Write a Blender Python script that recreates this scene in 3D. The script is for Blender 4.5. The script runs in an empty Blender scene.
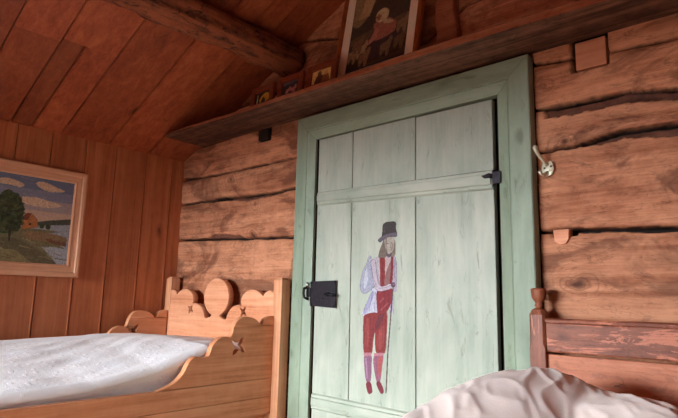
import bpy, bmesh, math, random
import numpy as np
from mathutils import Vector, Matrix, noise as mn
random.seed(7)
SC = bpy.context.scene
COL = SC.collection

# ------------------------------------------------------------------ camera (measured from the photo's vanishing points)
CR = Vector((0.74906018, 0.66211332, 0.02268904)); CU = Vector((0.09228656, -0.13819652, 0.98609579)); CF = Vector((-0.65604271, 0.7365512, 0.16462167))
FPX = 538.9; EYE = Vector((0, 0, 1.0))
cam_d = bpy.data.cameras.new('camera'); cam = bpy.data.objects.new('camera', cam_d); COL.objects.link(cam)
cam_d.sensor_width = 36; cam_d.lens = FPX * 36 / 678; cam_d.clip_start = 0.02
m = Matrix((CR, CU, -CF)).transposed().to_4x4(); m.translation = EYE
cam.matrix_world = m; SC.camera = cam

def at(x, y, ax, v):
    """measure: the point of the plane <axis>=v seen at pixel x, y of the photo"""
    d = CR * ((x - 339) / FPX) - CU * ((y - 209) / FPX) + CF
    i = 'xyz'.index(ax)
    return EYE + d * ((v - EYE[i]) / d[i])

# ------------------------------------------------------------------ materials
def srgb(r, g, b):
    f = lambda c: (c / 255 / 12.92) if c <= 10.3 else ((c / 255 + .055) / 1.055) ** 2.4
    return (f(r), f(g), f(b), 1)

class NT:
    def __init__(s, name):
        s.m = bpy.data.materials.new(name); s.m.use_nodes = True; s.t = s.m.node_tree; s.n = s.t.nodes
        s.b = s.n['Principled BSDF']
    def new(s, typ, **kw):
        n = s.n.new(typ)
        for k, v in kw.items(): setattr(n, k, v)
        return n
    def link(s, a, b): s.t.links.new(a, b)
    def coords(s, scale, jitter=None, kind='Object'):
        tc = s.new('ShaderNodeTexCoord'); mp = s.new('ShaderNodeMapping'); mp.inputs['Scale'].default_value = scale
        src = tc.outputs[kind]
        if jitter is not None:
            ad = s.new('ShaderNodeVectorMath', operation='ADD'); s.link(src, ad.inputs[0]); s.link(jitter, ad.inputs[1]); src = ad.outputs[0]
        s.link(src, mp.inputs[0]); return mp.outputs[0]
    def noise(s, vec, scale=1, detail=4, rough=.55, dist=0):
        n = s.new('ShaderNodeTexNoise'); n.inputs['Scale'].default_value = scale; n.inputs['Detail'].default_value = detail
        n.inputs['Roughness'].default_value = rough; n.inputs['Distortion'].default_value = dist
        s.link(vec, n.inputs['Vector']); return n.outputs['Fac']
    def ramp(s, fac, stops, interp='LINEAR'):
        r = s.new('ShaderNodeValToRGB'); r.color_ramp.interpolation = interp
        e = r.color_ramp.elements
        while len(e) < len(stops): e.new(.5)
        for k, (p, c) in enumerate(stops):
            e[k].position = p; e[k].color = c if isinstance(c, tuple) else (c, c, c, 1)
        s.link(fac, r.inputs[0]); return r.outputs[0]
    def mix(s, fac, a, b, mode='MIX'):
        n = s.new('ShaderNodeMix', data_type='RGBA', blend_type=mode)
        for sock, v in ((n.inputs['Factor'], fac), (n.inputs['A'], a), (n.inputs['B'], b)):
            if hasattr(v, 'is_output'): s.link(v, sock)
            else: sock.default_value = v
        return n.outputs['Result']
    def math(s, op, a, b=0.0):
        n = s.new('ShaderNodeMath', operation=op)
        for k, v in enumerate((a, b)):
            if hasattr(v, 'is_output'): s.link(v, n.inputs[k])
            else: n.inputs[k].default_value = v
        return n.outputs[0]
    def bump(s, h, strength=.3, dist=.01):
        b = s.new('ShaderNodeBump'); b.inputs['Strength'].default_value = strength; b.inputs['Distance'].default_value = dist
        s.link(h, b.inputs['Height']); s.link(b.outputs[0], s.b.inputs['Normal'])

def wood(name, dark, mid, light, grain='x', knots=.05, kdens=3.0, rough=.6, bump=.25, tone=False, hewn=0.0, worn=None, spec=.3, fine=1.0):
    t = NT(name); ax = 'xyz'.index(grain)
    jit = None
    if tone:
        at_ = t.new('ShaderNodeAttribute', attribute_name='tone'); sc = t.new('ShaderNodeVectorMath', operation='SCALE')
        t.link(at_.outputs['Color'], sc.inputs[0]); sc.inputs['Scale'].default_value = 9; jit = sc.outputs[0]
    def st(a, b): v = [b, b, b]; v[ax] = a; return tuple(v)
    g1 = t.noise(t.coords(st(1.3, 26 * fine), jit), 1, 5, .6, .6)
    g2 = t.noise(t.coords(st(4, 120 * fine), jit), 1, 3, .6)
    big = t.noise(t.coords(st(1.2, 4), jit), 1, 3, .5, .5)
    mot = t.noise(t.coords((14, 14, 14), jit), 1, 6, .7)
    s = t.math('ADD', t.math('MULTIPLY', g1, .45), t.math('MULTIPLY', g2, .2))
    s = t.math('ADD', s, t.math('MULTIPLY', big, .25)); s = t.math('ADD', s, t.math('MULTIPLY', mot, .2 + .2 * hewn))
    c = t.ramp(s, [(.38, dark), (.53, mid), (.68, light)])
    # knots
    v = t.new('ShaderNodeTexVoronoi', feature='F1'); v.inputs['Scale'].default_value = 1; v.inputs['Randomness'].default_value = 1
    t.link(t.coords(st(kdens * .7, kdens * 1.5), jit), v.inputs['Vector'])
    dn = t.math('ADD', v.outputs['Distance'], t.math('MULTIPLY', t.math('SUBTRACT', mot, .5), .08))
    k = t.ramp(dn, [(0.0, 1.0), (knots, .85), (knots * 1.7, .3), (knots * 3, 0.0)])
    c = t.mix(k, c, tuple(x * .32 for x in dark[:3]) + (1,))
    if hewn:
        h1 = t.noise(t.coords(st(9, 22), jit), 1, 7, .75, 1.2)
        hm = t.ramp(h1, [(.56, 0.0), (.62, 1.0)])
        c = t.mix(t.math('MULTIPLY', hm, hewn), c, tuple(x * .45 for x in dark[:3]) + (1,))
        w1 = t.noise(t.coords(st(1.4, 9), jit), 1, 4, .6, 2.5)
        cr = t.ramp(t.math('ABSOLUTE', t.math('SUBTRACT', w1, .5)), [(0.0, 1.0), (.006, 0.0)])
        c = t.mix(t.math('MULTIPLY', cr, .55), c, tuple(x * .3 for x in dark[:3]) + (1,))
    if name == 'hewn_log_wood':
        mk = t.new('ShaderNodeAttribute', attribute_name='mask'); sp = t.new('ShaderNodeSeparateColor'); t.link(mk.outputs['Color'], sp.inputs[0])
        blo = t.noise(t.coords(st(2.2, 5), jit), 1, 5, .65, 1.2)
        c = t.mix(t.math('MULTIPLY', t.ramp(blo, [(.50, 0.0), (.60, 1.0)]), .65), c, tuple(q * .75 for q in dark[:3]) + (1,))
        c = t.mix(t.math('MULTIPLY', t.ramp(blo, [(.36, 1.0), (.44, 0.0)]), .35), c, tuple(min(1, q * 1.15) for q in light[:3]) + (1,))
        kv = t.new('ShaderNodeTexVoronoi', feature='F1'); kv.inputs['Scale'].default_value = 1
        kw = t.new('ShaderNodeVectorMath', operation='ADD'); t.link(t.coords(st(3.0, 4.6), jit), kw.inputs[0])
        kn = t.new('ShaderNodeTexNoise'); kn.inputs['Scale'].default_value = 2.5; t.link(t.coords((3, 3, 3), jit), kn.inputs['Vector']); ks = t.new('ShaderNodeVectorMath', operation='SCALE'); t.link(kn.outputs['Color'], ks.inputs[0]); ks.inputs['Scale'].default_value = .5
        t.link(ks.outputs[0], kw.inputs[1]); t.link(kw.outputs[0], kv.inputs['Vector'])
        kd = t.math('ADD', kv.outputs['Distance'], t.math('MULTIPLY', t.math('SUBTRACT', mot, .5), .05))
        rings = t.ramp(t.math('SINE', t.math('MULTIPLY', kd, 75.0)), [(.2, 0.0), (.9, 1.0)])
        near = t.ramp(kd, [(.04, 1.0), (.20, .5), (.34, 0.0)])
        c = t.mix(t.math('MULTIPLY', t.math('MULTIPLY', rings, near), .55), c, tuple(q * .6 for q in dark[:3]) + (1,))
        c = t.mix(t.ramp(kd, [(.03, .85), (.07, .5), (.10, 0.0)]), c, tuple(q * .42 for q in dark[:3]) + (1,))
        c = t.mix(t.math('MULTIPLY', sp.outputs[1], .92), c, t.ramp(mot, [(.3, srgb(58, 34, 26)), (.7, srgb(120, 72, 54))]))
    if worn:
        wn = t.noise(t.coords(st(5, 26), jit), 1, 8, .75, .8)
        wm = t.ramp(wn, [(worn[1], 0.0), (worn[1] + .03, 1.0)])
        c = t.mix(wm, c, worn[0])
    if tone:
        mm = t.math('ADD', t.math('MULTIPLY', at_.outputs['Alpha'], 1.0), 0)
        c = t.mix(1.0, c, t.ramp(mm, [(0, 0.35), (1, 1.3)]) if False else c, 'MIX')
        sc2 = t.new('ShaderNodeVectorMath', operation='SCALE'); t.link(c, sc2.inputs[0]); t.link(mm, sc2.inputs['Scale']); c = sc2.outputs[0]
    if name == 'hewn_log_wood': c = t.mix(sp.outputs[0], c, srgb(26, 16, 12))  # shade of cracks, holes and gaps painted in as near-black
    t.link(c, t.b.inputs['Base Color'])
    t.b.inputs['Roughness'].default_value = rough; t.b.inputs['Specular IOR Level'].default_value = spec
    hh = t.math('ADD', t.math('MULTIPLY', g1, .5), t.math('MULTIPLY', g2, .4)); hh = t.math('ADD', hh, t.math('MULTIPLY', mot, .5 + hewn * 1.5))
    t.bump(hh, bump, .006)
    return t.m

def plain(name, col, rough=.5, metal=0.0, var=.25, scale=40, bump=.2, spec=.4):
    t = NT(name); n = t.noise(t.coords((scale,) * 3), 1, 5, .6)
    lo = tuple(c * (1 - var) for c in col[:3]) + (1,); hi = tuple(min(1, c * (1 + var)) for c in col[:3]) + (1,)
    t.link(t.ramp(n, [(.3, lo), (.7, hi)]), t.b.inputs['Base Color'])
    t.b.inputs['Roughness'].default_value = rough; t.b.inputs['Metallic'].default_value = metal; t.b.inputs['Specular IOR Level'].default_value = spec
    t.bump(n, bump, .003); return t.m

def paint(name, base, light, stain, grain='z', wear=.5):
    t = NT(name); ax = 'xyz'.index(grain)
    def st(a, b): v = [b, b, b]; v[ax] = a; return tuple(v)
    a = t.noise(t.coords(st(1.6, 30)), 1, 6, .65, .4); b = t.noise(t.coords(st(2.5, 7)), 1, 5, .6, .5)
    f = t.noise(t.coords(st(6, 130)), 1, 3, .6)
    c = t.ramp(t.math('ADD', t.math('MULTIPLY', a, .3), t.math('MULTIPLY', b, .7)), [(.34, base), (.64, light)])
    d1 = t.noise(t.coords(st(7, 26)), 1, 6, .75, .8)
    c = t.mix(t.math('MULTIPLY', t.ramp(d1, [(.58, 0.0), (.66, 1.0)]), wear), c, stain)
    v = t.new('ShaderNodeTexVoronoi', feature='F1'); v.inputs['Scale'].default_value = 1
    t.link(t.coords(st(3.2, 5.5)), v.inputs['Vector'])
    k = t.ramp(t.math('ADD', v.outputs['Distance'], t.math('MULTIPLY', t.math('SUBTRACT', d1, .5), .2)), [(.02, 1.0), (.06, .5), (.1, 0.0)])
    c = t.mix(t.math('MULTIPLY', k, .55), c, stain)
    t.link(c, t.b.inputs['Base Color']); t.b.inputs['Roughness'].default_value = .5; t.b.inputs['Specular IOR Level'].default_value = .35
    t.bump(t.math('ADD', t.math('MULTIPLY', a, .5), f), .25, .003); return t.m

def painted(name, rough=.6):
    t = NT(name); a = t.new('ShaderNodeAttribute', attribute_name='paint')
    n = t.noise(t.coords((60, 60, 60)), 1, 5, .7)
    c = t.mix(.35, a.outputs['Color'], t.ramp(n, [(.3, .35), (.7, 1.0)]), 'MULTIPLY')
    t.link(c, t.b.inputs['Base Color']); t.b.inputs['Roughness'].default_value = rough; t.b.inputs['Specular IOR Level'].default_value = .25
    t.bump(n, .15, .002); return t.m

def fabric(name, base, dark, pat=.5, scale=70, spots=False):
    t = NT(name); a = t.noise(t.coords((scale,) * 3), 1, 3, .6, .8); b = t.noise(t.coords((9,) * 3), 1, 4, .6)
    c = t.ramp(b, [(.3, dark), (.7, base)])
    h = t.ramp(a, [(.47, 0.0), (.55, 1.0)])
    c = t.mix(t.math('MULTIPLY', h, .10), c, dark)
    if spots:
        v = t.new('ShaderNodeTexVoronoi', feature='F1'); v.inputs['Scale'].default_value = 26
        t.link(t.coords((1, 1, 1)), v.inputs['Vector'])
        s = t.ramp(t.math('ADD', v.outputs['Distance'], t.math('MULTIPLY', a, .35)), [(.36, 1.0), (.44, 0.0)])
        h = t.math('ADD', t.math('MULTIPLY', h, .3), s)
    t.link(c, t.b.inputs['Base Color']); t.b.inputs['Roughness'].default_value = .85; t.b.inputs['Specular IOR Level'].default_value = .15
    t.b.inputs['Sheen Weight'].default_value = .2
    t.bump(h, pat, .004); return t.m

M = {}
M['log'] = wood('hewn_log_wood', srgb(112, 62, 40), srgb(172, 108, 76), srgb(212, 148, 112), 'x', .05, 2.4, .7, .7, tone=True, hewn=.35)
M['wall_plank'] = wood('pine_wall_plank', srgb(134, 72, 44), srgb(170, 98, 62), srgb(190, 118, 80), 'z', .05, 3.2, .45, .15, tone=True)
M['ceil'] = wood('ceiling_board_wood', srgb(112, 48, 28), srgb(152, 74, 44), srgb(178, 98, 60), 'x', .05, 3.0, .45, .18, tone=True)
M['beam'] = wood('debarked_beam_wood', srgb(30, 16, 11), srgb(66, 33, 22), srgb(150, 84, 54), 'y', .05, 4, .65, .9, hewn=.9)
M['shelf'] = wood('aged_shelf_wood', srgb(98, 50, 34), srgb(142, 82, 56), srgb(170, 108, 78), 'x', .03, 3, .6, .5, hewn=.3)
M['shelf_under'] = wood('shaded_shelf_underside', srgb(40, 25, 20), srgb(70, 44, 34), srgb(128, 90, 70), 'x', .03, 3, .7, .6, hewn=.4)  # greyer aged wood, underside shade put into its darker colour
M['pine'] = wood('honey_pine', srgb(168, 98, 64), srgb(206, 138, 98), srgb(226, 166, 128), 'y', .045, 4.2, .5, .15, tone=True)
M['pine_x'] = wood('honey_pine_headboard', srgb(172, 100, 68), srgb(210, 142, 104), srgb(228, 168, 132), 'x', .045, 4.2, .5, .15, tone=True)
M['pine_z'] = wood('honey_pine_post', srgb(182, 116, 78), srgb(216, 156, 118), srgb(234, 182, 146), 'z', .04, 5, .5, .15)
M['stain'] = wood('worn_stained_wood', srgb(84, 42, 30), srgb(122, 66, 48), srgb(150, 88, 64), 'x', .05, 5, .5, .35, hewn=.4, worn=(srgb(192, 116, 88), .53))
M['stain_z'] = wood('worn_stained_post', srgb(88, 44, 30), srgb(128, 70, 48), srgb(160, 96, 68), 'z', .03, 5, .45, .3, hewn=.3, worn=(srgb(178, 108, 80), .60))
M['stain_low'] = wood('bare_lower_board', srgb(120, 62, 42), srgb(176, 102, 70), srgb(200, 126, 92), 'x', .03, 5, .5, .3, hewn=.3, worn=(srgb(112, 66, 52), .62))
M['block'] = wood('fresh_wood_block', srgb(190, 116, 82), srgb(220, 148, 112), srgb(234, 168, 132), 'x', .03, 5, .6, .3)
M['floor'] = wood('scrubbed_floor_wood', srgb(150, 112, 82), srgb(178, 140, 106), srgb(196, 160, 124), 'y', .04, 3, .6, .2, tone=True)
M['frame'] = wood('pale_frame_wood', srgb(168, 112, 82), srgb(200, 142, 108), srgb(218, 166, 132), 'z', .0, 4, .4, .2)
M['frame_y'] = wood('pale_frame_wood_level', srgb(168, 112, 82), srgb(200, 142, 108), srgb(218, 166, 132), 'y', .0, 4, .4, .2)
M['frame2'] = wood('brown_frame_wood', srgb(104, 48, 22), srgb(146, 74, 34), srgb(172, 96, 48), 'z', .0, 4, .35, .15)
M['frame3'] = wood('small_frame_wood', srgb(92, 40, 24), srgb(122, 56, 34), srgb(140, 70, 44), 'x', .0, 4, .4, .2)
M['door'] = paint('pale_green_door_paint', srgb(142, 154, 140), srgb(180, 185, 172), srgb(98, 102, 84), 'z', .45)
M['batten'] = paint('pale_green_batten_paint', srgb(142, 154, 139), srgb(180, 185, 171), srgb(98, 102, 84), 'x', .35)
M['casing'] = paint('sage_casing_paint', srgb(120, 137, 117), srgb(152, 167, 147), srgb(86, 94, 74), 'z', .45)
M['casing_x'] = paint('sage_casing_paint_level', srgb(120, 137, 117), srgb(152, 167, 147), srgb(86, 94, 74), 'x', .45)
M['iron'] = plain('black_iron', srgb(38, 34, 40), .45, .6, .4, 60, .5)
M['steel'] = plain('bright_steel', srgb(190, 190, 190), .3, 1, .1)
M['brass'] = plain('cream_enamelled_metal', srgb(206, 200, 176), .35, .2, .12, 50, .1)
M['mat'] = plain('cream_mat_board', srgb(240, 228, 206), .8, 0, .05)
M['gold'] = plain('gilt_paper', srgb(190, 150, 70), .5, .2, .2)
M['sheet'] = fabric('white_damask', srgb(246, 244, 246), srgb(236, 235, 240), .3, 60, True)
M['mattress'] = fabric('ticking', srgb(210, 205, 200), srgb(190, 186, 180), .2)
M['duvet'] = fabric('pale_pink_cotton', srgb(250, 236, 230), srgb(246, 228, 220), .12, 150)
M['art'] = painted('painted_surface'); M['print'] = painted('printed_paper', .5)
M['dark'] = plain('near_black_brown', srgb(40, 24, 16), .95, 0, .4)  # near-black for the small dark block and the painted shade of door gaps
M['plaster'] = wood('rear_board_wood', srgb(150, 92, 62), srgb(178, 118, 84), srgb(196, 138, 100), 'z', .04, 3, .6, .2, tone=True)
M['window'] = paint('white_window_paint', srgb(214, 214, 206), srgb(232, 232, 226), srgb(180, 180, 170), 'z', .2)

# ------------------------------------------------------------------ object helpers
def link(o, parent=None):
    COL.objects.link(o)
    if parent is not None: o.parent = parent
    return o
def rootloc(p):
    v = Vector((0, 0, 0))
    while p is not None: v += p.location; p = p.parent
    return v
def obj(name, bm, mat, parent=None, smooth=False, label=None, origin=None):
    """bm is in world coordinates"""
    me = bpy.data.meshes.new(name)
    off = rootloc(parent) if parent is not None else Vector((0, 0, 0))
    o = bpy.data.objects.new(name, me)
    if origin is not None: o.location = Vector(origin) - off
    sh = off if origin is None else Vector(origin)
    bmesh.ops.translate(bm, verts=bm.verts, vec=-sh)
    bm.normal_update()
    bm.to_mesh(me); bm.free()
    for mm in (mat if isinstance(mat, (list, tuple)) else [mat]): me.materials.append(mm)
    if smooth:
        for p in me.polygons: p.use_smooth = True
    if label: o['label'] = label
    return link(o, parent)
def thing(name, label, cat, loc, group=None):
    o = bpy.data.objects.new(name, None); o.location = loc; o.empty_display_size = .1; link(o)
    return tag(o, label, cat, group)
def tag(o, label, cat, group=None):
    o['label'] = label; o['category'] = cat
    if group: o['group'] = group
    return o
def struct(o, label=None):
    o['kind'] = 'structure'
    return o

def box(bm, x0, x1, y0, y1, z0, z1, bev=0.0, tone=None, mat=0, seg=2):
    t = bmesh.new(); bmesh.ops.create_cube(t, size=1)
    for v in t.verts: v.co = Vector(((x0 + x1) / 2 + v.co.x * (x1 - x0), (y0 + y1) / 2 + v.co.y * (y1 - y0), (z0 + z1) / 2 + v.co.z * (z1 - z0)))
    if bev: bmesh.ops.bevel(t, geom=t.edges[:], offset=bev, segments=seg, affect='EDGES', profile=.6)
    merge(bm, t, tone, mat)
def merge(bm, t, tone=None, mat=0, xf=None):
    lay = bm.loops.layers.float_color.get('tone') or bm.loops.layers.float_color.new('tone')
    if tone is None: tone = (random.random(), random.random(), random.random(), 1.0)
    mp = {}
    for v in t.verts: mp[v] = bm.verts.new(xf @ v.co if xf else v.co)
    for f in t.faces:
        nf = bm.faces.new([mp[v] for v in f.verts]); nf.material_index = mat; nf.smooth = f.smooth
        for l in nf.loops: l[lay] = tone
    t.free()
def rt(a=.85, b=1.15): return (random.random(), random.random(), random.random(), random.uniform(a, b))

def cutout(bm, polys, depth, place, bev=.0025, tone=None):
    """a board cut from 2-D outlines (first the outline, then holes); place maps (u, v, w) to the world"""
    cu = bpy.data.curves.new('c', 'CURVE'); cu.dimensions = '2D'; cu.fill_mode = 'BOTH'; cu.extrude = depth / 2 - bev; cu.bevel_depth = bev; cu.bevel_resolution = 1; cu.offset = -bev
    for p in polys:
        s = cu.splines.new('POLY'); s.points.add(len(p) - 1)
        for i, q in enumerate(p): s.points[i].co = (q[0], q[1], 0, 1)
        s.use_cyclic_u = True
    o = bpy.data.objects.new('c', cu); COL.objects.link(o)
    dg = bpy.context.evaluated_depsgraph_get(); me = bpy.data.meshes.new_from_object(o.evaluated_get(dg))
    t = bmesh.new(); t.from_mesh(me); bmesh.ops.remove_doubles(t, verts=t.verts, dist=1e-5)
    for v in t.verts: v.co = Vector(place(*v.co))
    bmesh.ops.recalc_face_normals(t, faces=t.faces)
    bpy.data.objects.remove(o); bpy.data.curves.remove(cu); bpy.data.meshes.remove(me)
    merge(bm, t, tone)
def smooth_poly(p, n=3, closed=True):
    """Catmull-Rom through the points"""
    out = []; L = len(p)
    for i in range(L if closed else L - 1):
        a, b, c, d = (p[(i - 1) % L], p[i], p[(i + 1) % L], p[(i + 2) % L]) if closed else (p[max(i - 1, 0)], p[i], p[i + 1], p[min(i + 2, L - 1)])
        for k in range(n):
            t = k / n
            out.append(tuple(.5 * ((2 * b[j]) + (-a[j] + c[j]) * t + (2 * a[j] - 5 * b[j] + 4 * c[j] - d[j]) * t * t + (-a[j] + 3 * b[j] - 3 * c[j] + d[j]) * t ** 3) for j in (0, 1)))
    if not closed: out.append(p[-1])
    return out
def clip(p, zlim, keep_above):
    out = []
    for i in range(len(p)):
        a, b = p[i], p[(i + 1) % len(p)]
        ia, ib = ((a[1] >= zlim) == keep_above), ((b[1] >= zlim) == keep_above)
        if ia: out.append(a)
        if ia != ib:
            t = (zlim - a[1]) / (b[1] - a[1]); out.append((a[0] + (b[0] - a[0]) * t, zlim))
    return out
def star(cx, cz, R, r=.011, n=6, rot=0.0):
    pts = []
    for k in range(4):
        a0 = rot + math.pi / 4 + k * math.pi / 2
        for j in range(n):   # concave arc between two points
            t = j / n; a = a0 + t * math.pi / 2; rad = r + (R - r) * abs(2 * t - 1) ** 1.45
            pts.append((cx + rad * math.cos(a), cz + rad * math.sin(a)))
    return pts
def lathe(bm, cx, cy, prof, n=24):
    t = bmesh.new(); rings = []
    for r, z in prof: rings.append([t.verts.new((cx + r * math.cos(2 * math.pi * k / n), cy + r * math.sin(2 * math.pi * k / n), z)) for k in range(n)])
    for a, b in zip(rings, rings[1:]):
        for k in range(n): t.faces.new((a[k], a[(k + 1) % n], b[(k + 1) % n], b[k])).smooth = True
    t.faces.new(rings[0][::-1]); t.faces.new(rings[-1]); merge(bm, t)
def tube(bm, pts, rad, n=10, caps=True):
    t = bmesh.new(); pts = [Vector(p) for p in pts]; rings = []; up0 = None
    for i, p in enumerate(pts):
        d = (pts[min(i + 1, len(pts) - 1)] - pts[max(i - 1, 0)]).normalized()
        a = d.orthogonal().normalized() if up0 is None else (up0 - d * up0.dot(d)).normalized(); up0 = a; b = d.cross(a)
        r = rad[i] if isinstance(rad, (list, tuple)) else rad
        rings.append([t.verts.new(p + (a * math.cos(2 * math.pi * k / n) + b * math.sin(2 * math.pi * k / n)) * r) for k in range(n)])
    for a, b in zip(rings, rings[1:]):
        for k in range(n): t.faces.new((a[k], a[(k + 1) % n], b[(k + 1) % n], b[k])).smooth = True
    if caps: t.faces.new(rings[0][::-1]); t.faces.new(rings[-1])
    merge(bm, t)
def interp(pl, x):
    if x <= pl[0][0]: return pl[0][1]
    for a, b in zip(pl, pl[1:]):
        if x <= b[0]: return a[1] + (b[1] - a[1]) * (x - a[0]) / (b[0] - a[0])
    return pl[-1][1]

# a small painter: filled polygons on a raster that becomes a fine coloured mesh
class Canvas:
    def __init__(s, u0, u1, v0, v1, step, bg=None):
        s.nu = int((u1 - u0) / step) + 1; s.nv = int((v1 - v0) / step) + 1
        s.U, s.V = np.meshgrid(np.linspace(u0, u1, s.nu), np.linspace(v0, v1, s.nv), indexing='ij')
        s.c = np.zeros((s.nu, s.nv, 3)); s.a = np.zeros((s.nu, s.nv))
        rng = np.random.RandomState(3); s.n = rng.rand(s.nu, s.nv)
        for _ in range(1): s.n = (s.n + np.roll(s.n, 1, 0) + np.roll(s.n, 1, 1) + np.roll(s.n, -1, 1)) / 4
        s.n = (s.n - .5) * 2
        if bg is not None: s.c[:] = srgb(*bg)[:3]; s.a[:] = 1
    def mask(s, pts):
        m_ = np.zeros(s.U.shape, bool); L = len(pts)
        for i in range(L):
            (x0, y0), (x1, y1) = pts[i], pts[(i + 1) % L]
            if y0 == y1: continue
            c = ((s.V >= min(y0, y1)) & (s.V < max(y0, y1)))
            xi = x0 + (s.V - y0) * (x1 - x0) / (y1 - y0)
            m_ ^= c & (s.U < xi)
        return m_
    def put(s, m_, col, op=1.0, var=.45):
        col = np.array(srgb(*col)[:3]); k = (1 + var * s.n[m_])[:, None]
        s.c[m_] = s.c[m_] * (1 - op) * (s.a[m_] > 0)[:, None] + col * k * (op if op == 1 else np.where(s.a[m_] > 0, op, 1)[:, None]); s.a[m_] = 1
    def poly(s, pts, col, op=1.0, var=.45, edge=None, ew=1.0, sm=True):
        if sm and len(pts) > 4: pts = smooth_poly(pts, 3)
        if edge is not None:
            for p, q in zip(pts, pts[1:] + pts[:1]): s.line([p, q], ew, edge)
        s.put(s.mask(pts), col, op, var)
    def dot(s, cx, cy, rx, ry, col, op=1.0): s.put(((s.U - cx) / rx) ** 2 + ((s.V - cy) / ry) ** 2 < 1, col, op)
    def line(s, pts, w, col, op=1.0):
        for (x0, y0), (x1, y1) in zip(pts, pts[1:]):
            dx, dy = x1 - x0, y1 - y0; L = dx * dx + dy * dy + 1e-12
            t = np.clip(((s.U - x0) * dx + (s.V - y0) * dy) / L, 0, 1)
            s.put((s.U - x0 - t * dx) ** 2 + (s.V - y0 - t * dy) ** 2 < (w / 2) ** 2, col, op)
    def mesh(s, place, thick=None):
        bm = bmesh.new(); lay = bm.verts.layers.float_color.new('paint'); V = {}
        def vv(i, j):
            if (i, j) not in V:
                v = bm.verts.new(place(s.U[i, j], s.V[i, j])); v[lay] = (*np.clip(s.c[i, j], 0, 1), 1); V[i, j] = v
            return V[i, j]
        A = s.a > 0
        for i in range(s.nu - 1):
            for j in range(s.nv - 1):
                if A[i, j] and A[i + 1, j] and A[i, j + 1] and A[i + 1, j + 1]:
                    bm.faces.new((vv(i, j), vv(i + 1, j), vv(i + 1, j + 1), vv(i, j + 1)))
        if thick:
            ret = bmesh.ops.extrude_face_region(bm, geom=bm.faces[:]); bmesh.ops.translate(bm, verts=[e for e in ret['geom'] if isinstance(e, bmesh.types.BMVert)], vec=thick)
        bmesh.ops.recalc_face_normals(bm, faces=bm.faces)
        return bm

# ================================================================== THE ROOM
XL, YB = -3.06, 1.9
RIDGE, SL = -0.7, 0.46
def zc(x): return 1.865 + SL * (x + 3.06) if x < RIDGE else 1.865 + SL * (RIDGE + 3.06) - SL * (x - RIDGE)

# ---- hewn log wall around the door: one relief
W = lambda x, y: (lambda p: (p.x, p.z))(at(x, y, 'y', YB))
def seam(*px): return sorted(W(*p) for p in px)
Lx, Rx = -1.98, -0.70
# seam curves (left of the door, right of the door); between: straight run behind the door. (curve, crack half width, depth of the strip just below, strip height)
seams = [
    dict(l=seam((183, 240.2), (215, 239.5), (244, 239), (293, 237)), r=seam((538, 232), (580, 230.5), (622, 229.5), (678, 229)), w=.0062, rag=.010),
    dict(l=seam((183, 204.6), (217, 200), (245, 196.5), (271, 193), (294, 188.6)), r=seam((543, 151.5), (573, 147), (598, 138.7), (622, 131.8), (650, 127.5), (678, 123.7)), w=.0060, rag=.012),
    dict(l=seam((185, 179.7), (217, 175), (255, 166.5), (296, 157.6)), r=seam((533, 111), (559, 105.6), (599, 98.5), (625, 91), (678, 89)), w=.0055, rag=.012),
]
cur = []
for s in seams: cur.append((s['l'] + s['r'], s['w'], s['rag']))
# lower seams that the beds hide, upper seams above the shelf
cur.append(([(-3.1, -.05), (1.7, -.02)], .006, .01)); cur.append(([(-3.1, .33), (1.7, .30)], .006, .01)); cur.append(([(-3.1, .70), (-2, .68), (-.7, .60), (1.7, .62)], .006, .01))
cur.append((seam((608, 61), (638, 50), (678, 40)) + [(1.7, 1.80)], .0035, .006) if False else ([(-3.1, 1.93), (-2.3, 1.95), (-1.4, 1.95), (-.52, 1.86), (-.2, 1.84), (1.7, 1.83)], .004, .006))
cur.append(([(-3.1, 2.10), (-1.99, 2.13), (-1.2, 2.12), (-.99, 2.231), (1.7, 2.26)], .005, .012))
cur.append(([(-3.1, 2.36), (-1.99, 2.374), (-1.725, 2.31), (-1.2, 2.44), (1.7, 2.47)], .005, .012)); cur.append(([(-3.1, 2.7), (1.7, 2.72)], .005, .012))
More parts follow.
